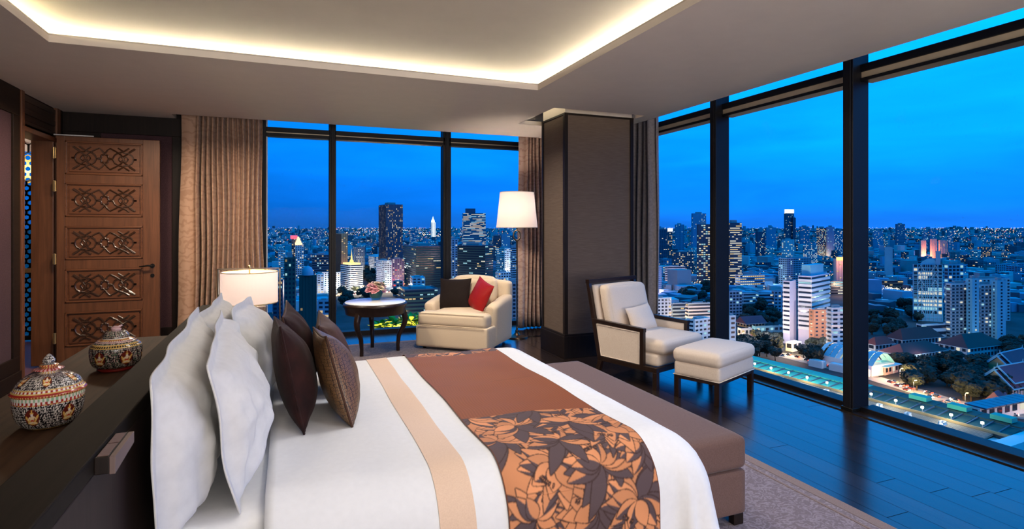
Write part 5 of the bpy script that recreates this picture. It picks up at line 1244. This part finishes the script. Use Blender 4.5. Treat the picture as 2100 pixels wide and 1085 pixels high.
# ---- racecourse grandstand below the right window
st_l, st_d = 163.0, 373.0; TL, TD = .447, -.895
def stand_pt(s_, n_, z): return cam2w(st_l+s_*TL-n_*TD, st_d+s_*TD+n_*TL, GZ+z)
gs = empty('grandstand', cam2w(st_l, st_d, GZ), math.atan2(TD, TL)-YAW); tag(gs, 'long grandstand with a teal roof along the bottom of the right window', 'grandstand')
S0, S1 = -60, 142
for k in range(12):
    x0 = S0+k*(S1-S0)/12; x1 = x0+(S1-S0)/12-.25; tl_ = wallm['tealroof' if x0 < 62 else 'teal']
    MB().hexa([(x0, -7, 23.0), (x1, -7, 23.0), (x1, 1, 23.4), (x0, 1, 23.4)], [(x0, -7, 23.6), (x1, -7, 23.6), (x1, 1, 24), (x0, 1, 24)]).build('roof_sheet', tl_, gs)
    MB().hexa([(x0, -17, 21.5), (x1, -17, 21.5), (x1, -7.6, 22.4), (x0, -7.6, 22.4)], [(x0, -17, 21.9), (x1, -17, 21.9), (x1, -7.6, 22.8), (x0, -7.6, 22.8)]).build('canopy_sheet', tl_, gs)
rib = MB(); rib.hexa([(-.3, -17, 21.9), (.3, -17, 21.9), (.3, -7.2, 22.8), (-.3, -7.2, 22.8)], [(-.3, -17, 22.1), (.3, -17, 22.1), (.3, -7.2, 23.5), (-.3, -7.2, 23.5)])
rme = rib.mesh('roof_rib', wallm['dark'])
for k in range(34): inst('roof_rib', rme, gs, (S0+3+k*5.9, 0, 0))
MB().box(S0, S1, -17.5, -17.0, 20.9, 22.0).build('roof_beam', wallm['gold'], gs)
step = MB(); step.box(S0, 136, -1.35, 0, -.9, 0); sme = step.mesh('seat_row', wallm['concrete'])
for k in range(9): inst('seat_row', sme, gs, (0, -17-1.4*k, 20.8-.14*k))
vent = MB(); vent.box(0, 2.6, -2.6, 0, 0, .4).box(.2, .6, -2.4, -.2, .4, 1.5).box(2.0, 2.4, -2.4, -.2, .4, 1.5).box(.2, 2.4, -.6, -.2, .4, 1.7)
vme = vent.mesh('stair_exit', wallm['white'])
for k in range(13): inst('stair_exit', vme, gs, (-50+14*k, -21.5-1.4*(k % 2), 20.3))
MB().box(S0, 136, -30.3, -29.6, 0, 20.0).build('front_wall', wallm['white'], gs)
MB().box(S0, 136, -29.6, -17, 0, 18.4).build('terrace_body', wallm['concrete'], gs)
MB().box(S0, S1, -16, 0, 0, 21.0).build('rear_body', wallm['concrete'], gs)
for k in range(4): MB().box(136, 142, -33, -17, 3+5*k, 4.2+5*k).build('end_landing', wallm['white'], gs)
MB().box(142, 148, -33, -4, 0, 22).build('end_wall', wallm['white'], gs)
for k in range(3): MB().box(96+k*17, 104+k*17, -6, -1, 24, 26).build('roof_unit', wallm['tealroof'], gs)
fm_ = MB(); fm_.tube([(0, 0, 0), (0, 0, 2.2)], .15, 6)
fh_ = MB(); fh_.lathe([(.01, 1.7), (.62, 1.95), (.62, 2.7), (.01, 2.95)], 10)
fl_me, fh_me = fm_.mesh('pole', wallm['grey']), fh_.mesh('lamp_head', glow('floodlight_glow', (1.0, .95, .80), 14))
ORD = ('first', 'second', 'third', 'fourth', 'fifth', 'sixth', 'seventh', 'eighth', 'ninth', 'tenth', 'eleventh', 'twelfth', 'thirteenth', 'last')
for k in range(14):
    p = stand_pt(-24+12*k, -17.2, 21.9)
    f = empty('floodlight', p); tag(f, 'bright floodlight on the grandstand roof edge, %s from the left' % ORD[k], 'floodlight', 'floodlights along the grandstand roof')
    inst('pole', fl_me, f); inst('lamp_head', fh_me, f)
    if k % 2 == 0: q_ = stand_pt(-24+12*k, -21.5, 27.5); lamp('floodlight_lamp', 'POINT', q_, 6500, (1, .92, .66), shadow_soft_size=.5)
# club building and arched hall
o, w1, w2, h = T('low club building with a flat dark panelled roof at the right end of the grandstand', 2010, 1985, 2118, 868, 838, 22, 'white', 'grid', 6, 7, .25, (2, 0), roof=False, name='club_building')
for k in range(8): MB().box(w1*k/8+.3, w1*(k+1)/8-.3, -3, w2+2, h, h+.8).build('roof_panel', wallm['navy'], o)
T('white lit annexe below the club building roof', 2066, 2058, 2094, 925, 895, 16, 'white', 'grid', 6, 7, .5, (2,), name='club_annexe')
ah = empty('arched_hall', cam2w(268, 440, GZ), math.radians(-66)-YAW); tag(ah, 'hall with a striped blue and white arched roof behind the grandstand', 'hall')
for k in range(9):
    b = MB(); x0, x1 = -22+k*5, -22+k*5+(4.6 if k % 3 else 3.4); n = 10
    P = [(-13+26*i/n, 8+8.5*math.sin(PI*i/n)) for i in range(n+1)]
    b.add([(x0, y, z) for y, z in P]+[(x1, y, z) for y, z in P], [(i, i+1, n+2+i, n+1+i) for i in range(n)]); b.build('roof_strip', wallm['blueroof' if k % 3 else 'white'], ah)
MB().box(-22, 22, -13, 13, 0, 8).build('hall_body', wallm['white'], ah)
for k in range(3):
    o = MB().box(0, 11, 0, 6, 0, 5).box(.5, 10.5, .5, 5.5, 5, 5.6).build('service_hut', wallm['white'], None, 0, 0, cam2w(236+k*9, 448-k*13, GZ), math.radians(-60)-YAW)
    tag(o, 'small white service hut beside the striped arched hall', 'hut', 'service huts beside the arched hall')
# ---- road, cars, street lamps
rp = [(150, 640), (205, 545), (240, 470), (264, 412), (276, 358), (290, 334), (360, 280), (420, 240)]
b = MB()
for (a, c_) in zip(rp[:-1], rp[1:]):
    dx, dy = c_[0]-a[0], c_[1]-a[1]; L = math.hypot(dx, dy); nx, ny = -dy/L*7.5, dx/L*7.5
    b.add([cam2w(a[0]+nx, a[1]+ny, GZ+.2), cam2w(a[0]-nx, a[1]-ny, GZ+.2), cam2w(c_[0]-nx, c_[1]-ny, GZ+.2), cam2w(c_[0]+nx, c_[1]+ny, GZ+.2)], [(0, 1, 2, 3)])
struct(b.build('road', plain('road_asphalt', (.30, .28, .26), .8, vs=.2)))
cb = MB(); cb.hexa([(-2.2, -.9, .3), (2.2, -.9, .3), (2.2, .9, .3), (-2.2, .9, .3)], [(-2.1, -.85, .95), (2.1, -.85, .95), (2.1, .85, .95), (-2.1, .85, .95)], 0)
cb.hexa([(-1.5, -.8, .95), (1.2, -.8, .95), (1.2, .8, .95), (-1.5, .8, .95)], [(-1.1, -.7, 1.5), (.7, -.7, 1.5), (.7, .7, 1.5), (-1.1, .7, 1.5)], 1)
for y in (-.6, .6): cb.box(2.1, 2.35, y-.35, y+.35, .4, .9, 2); cb.box(-2.35, -2.1, y-.35, y+.35, .4, .9, 3)
for x in (-1.3, 1.3):
    for y in (-.92, .82): cb.box(x-.33, x+.33, y, y+.1, 0, .6, 1)
car_me = [cb.mesh('car', [plain('car_paint_%d' % k, c_, .3), pane_m, glow('headlamp_%d' % k, (1, .93, .8), 9), glow('tail_lamp_%d' % k, (1, .08, .03), 6)]) for k, c_ in enumerate(((.6, .6, .6), (.05, .05, .06), (.4, .05, .04)))]
nl = 0
for si, (a, c_) in enumerate(zip(rp[:-1], rp[1:])):
    dx, dy = c_[0]-a[0], c_[1]-a[1]; L = math.hypot(dx, dy); ang = math.atan2(dy, dx)-YAW
    s = 4.0
    while s < L-3:
        for lane, sg in ((-4.6, 1), (-1.6, 1), (1.6, -1), (4.6, -1)):
            if rc.random() < .5 and si < 6:
                t_ = s+rc.uniform(-2, 2); p = cam2w(a[0]+dx/L*t_-dy/L*lane, a[1]+dy/L*t_+dx/L*lane, GZ+.2)
                o = inst('car', rc.choice(car_me), None, p, ang+(PI if sg < 0 else 0)); tag(o, 'small %s car in the busy road behind the %s of the grandstand' % (('pale', 'dark', 'red')[car_me.index(o.data)], ('far left end', 'far left end', 'left half', 'left half', 'middle', 'right end', 'right end')[si]), 'car', 'cars in the busy road')
        s += 9
ORDS = ('first', 'second', 'third', 'fourth', 'fifth', 'sixth', 'seventh', 'eighth', 'ninth', 'tenth', 'eleventh', 'twelfth', 'thirteenth', 'fourteenth', 'fifteenth', 'sixteenth', 'seventeenth', 'eighteenth', 'nineteenth', 'twentieth', 'twenty-first', 'twenty-second')
def street_lamp(l, d, light=0, col=(1, .58, .22), e=0, lb=None):
    o = empty('street_lamp', cam2w(l, d, GZ)); tag(o, lb or 'street lamp with a warm head, %s along the busy road counted from the far end' % ORDS[len([q for q in bpy.data.objects if q.get('group') == 'street lamps'])], 'street lamp', 'street lamps')
    inst('pole', sl_pole, o); inst('lamp_head', sl_head, o)
    if e: lamp('street_light', 'POINT', cam2w(l, d, GZ+8.6), e, col, shadow_soft_size=.4)
b = MB(); b.tube([(0, 0, 0), (0, 0, 9), (.9, 0, 9.6), (2, 0, 9.7)], .11, 5); sl_pole = b.mesh('pole', wallm['grey'])
sl_head = MB().box(1.3, 2.6, -.35, .35, 9.4, 9.7).mesh('lamp_head', glow('street_lamp_glow', (1.0, .62, .24), 16))
for si, (a, c_) in enumerate(zip(rp[:-1], rp[1:])):
    L = math.hypot(c_[0]-a[0], c_[1]-a[1]); n = max(1, int(L/24))
    for k in range(n):
        t_ = (k+.5)/n; sd_ = 9.5 if (k+si) % 2 else -9.5
        street_lamp(a[0]+(c_[0]-a[0])*t_-(c_[1]-a[1])/L*sd_, a[1]+(c_[1]-a[1])*t_+(c_[0]-a[0])/L*sd_, e=52000 if si < 6 else 0)
# other lit places in the town: lamps at street level in front of floodlit facades
for (u, v, z, e, col) in ((1720, 606, 18, 30000, (1, .5, .25)), (1810, 778, 8, 9000, (1, .5, .4)), (1640, 730, 9, 9000, (1, .6, .25)), (1700, 742, 9, 9000, (1, .6, .2)), (2078, 935, 12, 5000, (1, .95, .6)), (1908, 698, 14, 6000, (.6, .85, 1)), (2026, 704, 9, 6000, (.8, .95, 1)), (1400, 594, 12, 60000, (1, .6, .4)), (1890, 745, 9, 5000, (.8, .95, 1)), (2080, 800, 9, 4000, (1, .95, .8))):
    d = HC*FPX/(v-HORIZON); lamp('facade_floodlight', 'POINT', cam2w((u-1050)/FPX*d, d-6, GZ+z), e, col, shadow_soft_size=1.5)
b = MB(); q0, q1 = px(688, 606, GZ), px(838, 597, GZ); dv_ = (q1-q0).normalized(); nv_ = Vector((-dv_.y, dv_.x, 0))*11
b.add([q0-nv_+Vector((0, 0, .3)), q1-nv_+Vector((0, 0, .3)), q1+nv_+Vector((0, 0, .3)), q0+nv_+Vector((0, 0, .3))], [(0, 1, 2, 3)]); struct(b.build('road_avenue', MATS['road_asphalt']))
for k in range(9):
    p = q0+(q1-q0)*((k+.5)/9); o = empty('street_lamp', p-nv_*1.15); o.scale = (1.6, 1.6, 1.4); tag(o, 'street lamp on the avenue behind the round table, number %s from the left' % ('one', 'two', 'three', 'four', 'five', 'six', 'seven', 'eight', 'nine')[k], 'street lamp', 'street lamps on the avenue')
    inst('pole', sl_pole, o); inst('lamp_head', sl_head, o); lamp('street_light', 'POINT', (p.x, p.y, GZ+11), 30000, (1, .72, .42), shadow_soft_size=.5)
ang = math.atan2(dv_.y, dv_.x)
for k in range(44):
    ln = rc.choice((-7, -3, 3, 7)); p = q0+(q1-q0)*rc.random()+nv_*(ln/11)+Vector((0, 0, .3)); o = inst('car', rc.choice(car_me), None, p, ang+(PI if ln > 0 else 0))
    tag(o, 'small %s car on the avenue behind the round table' % ('pale', 'dark', 'red')[car_me.index(o.data)], 'car', 'cars on the avenue')
# ---- trees
def tree_meshes(seed, r, h, leafy):
    rr = random.Random(seed); bm = bmesh.new()
    for k in range(7):
        a = rr.uniform(0, 2*PI); q = rr.uniform(.0, .62)*r; cz = h*.62+rr.uniform(-.16, .20)*h; rad = r*rr.uniform(.45, .65)
        M = Matrix.Translation((q*math.cos(a), q*math.sin(a), cz)) @ Matrix.Diagonal((1, 1, .8, 1))
        ret = bmesh.ops.create_icosphere(bm, subdivisions=3, radius=rad, matrix=M)
        for v in ret['verts']:
            d = (v.co-Vector((q*math.cos(a), q*math.sin(a), cz))); nz = noise.noise(v.co*.9+Vector((seed*5, 0, 0)))+.7*noise.noise(v.co*2.4)
            v.co += d.normalized()*nz*rad*.38
    me = bpy.data.meshes.new('crown'); bm.to_mesh(me); bm.free(); me.materials.append(leafy); me.shade_flat()
    t_ = MB(); t_.tube([(0, 0, 0), (.2, 0, h*.3), (0, .2, h*.62)], [r*.09, r*.06, r*.04], 7)
    for k in range(4): a = k*1.6+seed; t_.tube([(.1, 0, h*.34), (r*.5*math.cos(a), r*.5*math.sin(a), h*.66)], [r*.045, r*.02], 5)
    return me, t_.mesh('trunk', bark)
bark = plain('bark', (.05, .035, .025), .9)
tleaf = plain('tree_leaves', (.007, .014, .008), .8, var=.5, vs=.6)
kinds = [tree_meshes(k, 6.0+k % 3, 11+k % 2*2, tleaf) for k in range(5)]
zones = [((1510, 1605), (700, 742), 26, 'dark street tree between the market roof and the teal grandstand roof', 'trees before the white tower'),
         ((1645, 1728), (716, 748), 16, 'dark street tree in front of the white and brick towers', 'trees by the brick tower'),
         ((1508, 1600), (640, 668), 16, 'dark garden tree around the purple temple roof', 'trees around the temple roof'),
         ((1782, 1885), (636, 690), 30, 'dark garden tree behind the red roofed school', 'trees behind the school'),
         ((1842, 2030), (752, 802), 46, 'dark park tree between the school and the busy road', 'trees between school and road'),
         ((1975, 2100), (796, 826), 20, 'dark roadside tree near the temple hall and gatehouse', 'trees near the temple hall'),
         ((2060, 2100), (690, 750), 14, 'dark tree right of the large school wing', 'trees right of the school'),
         ((1400, 1452), (600, 640), 12, 'dark tree beside the distant lit crossing in the first right pane', 'trees in the first right pane'),
         ((748, 774), (555, 585), 14, 'dark tree between the striped hotel and the slim white tower', 'trees beside the striped hotel'),
         ((690, 830), (598, 650), 20, 'dark tree on the slope behind the round table', 'trees behind the round table'),
         ((1690, 1735), (510, 520), 6, 'dark tree in front of the orange lit base', 'trees near the orange base')]
for (ur, vr, n, lb, gp) in zones:
    for k in range(n):
        u, v = rc.uniform(*ur), rc.uniform(*vr); d = HC*FPX/(v-HORIZON); l = (u-1050)/FPX*d
        cme, tme = rc.choice(kinds); s = rc.uniform(.75, 1.15)*(1 if d < 700 else 1.35)
        o = empty('tree', cam2w(l, d, GZ), rc.uniform(0, 6)); o.scale = (s, s, s*rc.uniform(.8, 1.1)); tag(o, lb+', '+('left', 'middle', 'right')[min(2, int((u-ur[0])/(ur[1]-ur[0])*3))]+' of the clump', 'tree', gp)
        inst('crown', cme, o); inst('trunk', tme, o)
# leafy terrace trees lit yellow, just below the round table
pod = struct(MB().box(-14, 46, 34, 96, -26, -24).build('ground_terrace', wallm['asphalt']))
yleaf = plain('lit_yellow_leaves', (.34, .36, .03), .5, var=.4, vs=2)
lb_ = MB(); lb_.add([(0,0,0),(.3,.22,.12),(.8,.26,.16),(1.3,0,-.1),(.8,-.26,.16),(.3,-.22,.12),(.65,0,.05)], [(0,6,1),(1,6,2),(2,6,3),(3,6,4),(4,6,5),(5,6,0)])
lbig = lb_.mesh('leaf', yleaf)
for (u, v, dd, lb) in ((790, 668, 60, 'yellow lit leafy terrace tree seen under the left of the round table'), (806, 680, 64, 'yellow lit leafy terrace tree seen under the middle of the round table'), (848, 655, 62, 'yellow lit leafy terrace tree between the table and the club chair'), (862, 676, 66, 'low yellow lit terrace tree touching the club chair arm')):
    top = EYE-(v-HORIZON)/FPX*dd; p = cam2w((u-1050)/FPX*dd, dd, -24); H_ = top+24
    o = empty('terrace_tree', p); tag(o, lb, 'tree', 'yellow lit terrace trees')
    t_ = MB(); t_.tube([(0, 0, 0), (.1, 0, H_*.5), (0, 0, H_)], [.2, .14, .06], 6); tips = []
    for k in range(9):
        a = k*2.4; e = Vector((1.1*math.cos(a)*(.4+.07*k), 1.1*math.sin(a)*(.4+.07*k), H_-.9+.12*k)); t_.tube([(0, 0, H_-1.6), e*.6+Vector((0, 0, H_*.36)), e], [.07, .05, .03], 5); tips.append(e)
    t_.build('trunk', bark, o)
    for e in tips:
        for k in range(13):
            q = inst('leaf', lbig, o, e); q.rotation_euler = (rc.uniform(-.5, .5), rc.uniform(-.9, .5), rc.uniform(0, 6.28))
    lamp('terrace_uplight', 'POINT', (p.x-1.5, p.y-3.2, top-2.0), 1500, (1, .88, .42), shadow_soft_size=.2)
for k, (u, v) in enumerate(((832, 690), (838, 668), (843, 650), (828, 705))):
    d = 21.5*FPX/(v-HORIZON); p = cam2w((u-1050)/FPX*d, d, -24)
# lit lane running away under the table
la = [cam2w((820-1050)/FPX*540, 540, GZ+.25), cam2w((843-1050)/FPX*760, 760, GZ+.25)]
b = MB(); b.add([la[0]+Vector((-9, 0, 0)), la[0]+Vector((9, 0, 0)), la[1]+Vector((9, 0, 0)), la[1]+Vector((-9, 0, 0))], [(0, 1, 2, 3)]); struct(b.build('road_lane', MATS['road_asphalt']))
dv = (la[1]-la[0]); ang = math.atan2(dv.y, dv.x)
for k in range(16):
    for ln, sg in ((-4, 1), (4, -1)):
        if rc.random() < .8:
            p = la[0]+dv*((k+rc.random()*.6)/16)+Vector((ln+rc.uniform(-1.5, 1.5), 0, 0)); o = inst('car', rc.choice(car_me), None, p, ang+(0 if sg > 0 else PI)); tag(o, 'small %s car in the lane seen under the round table' % ('pale', 'dark', 'red')[car_me.index(o.data)], 'car', 'cars in the lane behind the table')
for k in range(5):
    p = la[0]+dv*((k+.3)/5); lamp('lane_light', 'POINT', (p.x+12, p.y, GZ+9), 20000, (1, .75, .4), shadow_soft_size=.4)
# ---- the many small buildings between the named ones
gm = [wallm[k] for k in ('blue', 'pale', 'grey', 'dark', 'far', 'navy')]
def generic_mesh(k, w, dp, h, wall):
    r = random.Random(k+400); b = MB(); b.box(0, w, 0, dp, 0, h, 0).box(0, w, 0, .3, h, h+.8, 0).box(w*.3, w*.6, dp*.3, dp*.7, h, h+2.4, 1)
    nz = max(1, int(h/3.6))
    for face, ww in ((0, w), (1, dp)):
        nb = max(1, int(ww/4.2))
        for z in range(nz):
            for c_ in range(nb):
                on = r.random() < .11
                rect(b, face, c_*ww/nb+.6, (c_+1)*ww/nb-.6, z*3.6+1.2, z*3.6+2.9, .2, r.choice((3, 4, 5, 3)) if on else 2)
    return b.mesh('town_building', [wall, wallm['grey'], pane_m, lit_m[0], lit_m[1], lit_m[2]])
gmeshes = []
for k in range(18): gmeshes.append((generic_mesh(k, rc.uniform(14, 34), rc.uniform(12, 24), (7, 10, 14, 18, 24, 36)[k % 6]*rc.uniform(.85, 1.1), gm[(k*5+k//6) % 6]), ('blue grey', 'pale', 'grey', 'dark', 'hazy blue', 'dark blue')[(k*5+k//6) % 6], k % 6))
hgt = ('squat', 'low', 'low', 'mid rise', 'mid rise', 'tall')
panes = [((549, 674), 'left pane of the back window'), ((690, 904), 'middle pane of the back window'), ((924, 1062), 'right pane of the back window'), ((1322, 1452), 'first pane of the right window'), ((1502, 1728), 'second pane of the right window'), ((1782, 2098), 'third pane of the right window')]
cnt = 0
for (ur, pn) in panes:
    n = int(26+(ur[1]-ur[0])*.55)
    for k in range(n):
        far = k % 2
        v = rc.uniform(484, 512) if far else rc.uniform(512, 575 if ur[0] > 1400 else 560)
        u = rc.uniform(*ur); d = HC*FPX/(v-HORIZON); l = (u-1050)/FPX*d
        me, colname, hk = rc.choice(gmeshes)
        if hk >= 5 and v > 540: continue
        s = rc.uniform(.9, 1.2)*(1.5 if far else 1.0)
        p = cam2w(l, d, GZ)
        if not free(p.x, p.y, 16*s): continue
        FEET.append((p.x, p.y, 14*s))
        o = inst('town_building', me, None, cam2w(l, d, GZ), rc.uniform(-.1, .6)-YAW, (s, s, s*(.8 if far else 1)))
        tag(o, '%s %s building among %s rooftops in the %s' % (hgt[hk], colname, 'far' if far else 'nearer', pn), 'building', 'small town buildings'); cnt += 1
# low roofs too many and too small to count
b = MB(); b.mi = 0
for k in range(7000):
    v = HORIZON+3.5+68*rc.random()**1.8; d = HC*FPX/(v-HORIZON); u = rc.uniform(430, 1080) if rc.random() < .38 else (rc.uniform(1075, 1310) if rc.random() < .16 else rc.uniform(1300, 2250))
    if k % 9 == 0:
        u = rc.choice((rc.uniform(1320, 1460), rc.uniform(1782, 2110), rc.uniform(1782, 2110), rc.uniform(1500, 1600), rc.uniform(546, 680))); v = rc.uniform(520, 640); d = HC*FPX/(v-HORIZON)
    l = (u-1050)/FPX*d; p = cam2w(l, d, GZ); w = rc.uniform(8, 26)*(1+d/5200); h = rc.uniform(5, 13)*(1+d/5000)*(2.6 if rc.random() < .06 else 1)
    if not free(p.x, p.y, w*.5): continue
    a = rc.uniform(0, 1.5); ca_, sa_ = math.cos(a)*w/2, math.sin(a)*w/2; q = rc.uniform(.5, 1)
    c4 = [(p.x+ca_-sa_*q, p.y+sa_+ca_*q), (p.x-ca_-sa_*q, p.y-sa_+ca_*q), (p.x-ca_+sa_*q, p.y-sa_-ca_*q), (p.x+ca_+sa_*q, p.y+sa_-ca_*q)]
    b.prism(c4, GZ, GZ+h, rc.choice((0, 0, 1, 2, 3, 3, 4)))
o = b.build('town_roofs', [wallm['blue'], wallm['pale'], wallm['grey'], wallm['dark'], wallm['far']]); o['kind'] = 'stuff'; tag(o, 'countless small low buildings of the city out to the horizon', 'rooftops')
# lights of the city
b = MB()
for k in range(8600):
    v = HORIZON+2.2+(115 if rc.random() < .25 else 42)*rc.random()**1.7; d = HC*FPX/(v-HORIZON); u = rc.uniform(430, 1080) if rc.random() < .38 else (rc.uniform(1075, 1310) if rc.random() < .16 else rc.uniform(1300, 2250))
    cl = noise.noise(Vector((u*.02, v*.11, 3.3)))
    if cl < -.05 and rc.random() < .75: continue
    l = (u-1050)/FPX*d; p = cam2w(l, d, GZ+rc.uniform(5, 15)*(1+d/6000)); s = min(d/FPX*rc.uniform(.22, .66), 14)
    m = rc.choices((0, 1, 2, 3), (4, 5, 4, 1))[0]
    if not free(p.x, p.y, s): continue
    b.add([(p.x+s, p.y, p.z), (p.x, p.y+s, p.z), (p.x-s, p.y, p.z), (p.x, p.y-s, p.z), (p.x, p.y, p.z+s), (p.x, p.y, p.z-s)], [(0,1,4),(1,2,4),(2,3,4),(3,0,4),(1,0,5),(2,1,5),(3,2,5),(0,3,5)], m)
for (pts, n, jit, m, sz) in (([(2060, 531), (2091, 511)], 90, 1.6, 0, 1.0), ([(1782, 596), (1872, 607)], 120, 3.2, 2, 1.0), ([(1362, 597), (1440, 588)], 80, 5, 0, 1.0), ([(690, 600), (830, 592)], 110, 4, 0, 1.0), ([(690, 620), (700, 612), (780, 604)], 60, 3, 0, 1.0), ([(548, 472), (600, 472), (674, 478)], 120, 2.5, 0, .8), ([(690, 478), (780, 476)], 120, 2.5, 0, .8), ([(860, 482), (905, 484)], 50, 3, 0, .8),
                            ([(1970, 529), (2040, 532)], 80, 1.5, 2, 1.0), ([(1700, 575), (1730, 560)], 30, 3, 0, 1.0)):
    for k in range(n):
        t_ = rc.random()*(len(pts)-1); i = min(int(t_), len(pts)-2); f = t_-i
        u = pts[i][0]*(1-f)+pts[i+1][0]*f+rc.gauss(0, 1); v = pts[i][1]*(1-f)+pts[i+1][1]*f+rc.gauss(0, jit*.6)
        d = HC*FPX/(max(v, 470)-HORIZON); p = cam2w((u-1050)/FPX*d, d, GZ+9); s = d/FPX*rc.uniform(.4, 1.0)*sz
        b.add([(p.x+s, p.y, p.z), (p.x, p.y+s, p.z), (p.x-s, p.y, p.z), (p.x, p.y-s, p.z), (p.x, p.y, p.z+s), (p.x, p.y, p.z-s)], [(0,1,4),(1,2,4),(2,3,4),(3,0,4),(1,0,5),(2,1,5),(3,2,5),(0,3,5)], m if rc.random() < .7 else 2)
o = b.build('city_lights', [glow('light_orange', (1, .50, .20), 3.0), glow('light_cool', (.55, .85, 1.0), 2.4), glow('light_white', (1, .86, .62), 3.2), glow('light_red', (1, .10, .12), 2.6)])
o['kind'] = 'stuff'; tag(o, 'thousands of tiny street and window lights across the city', 'lights')
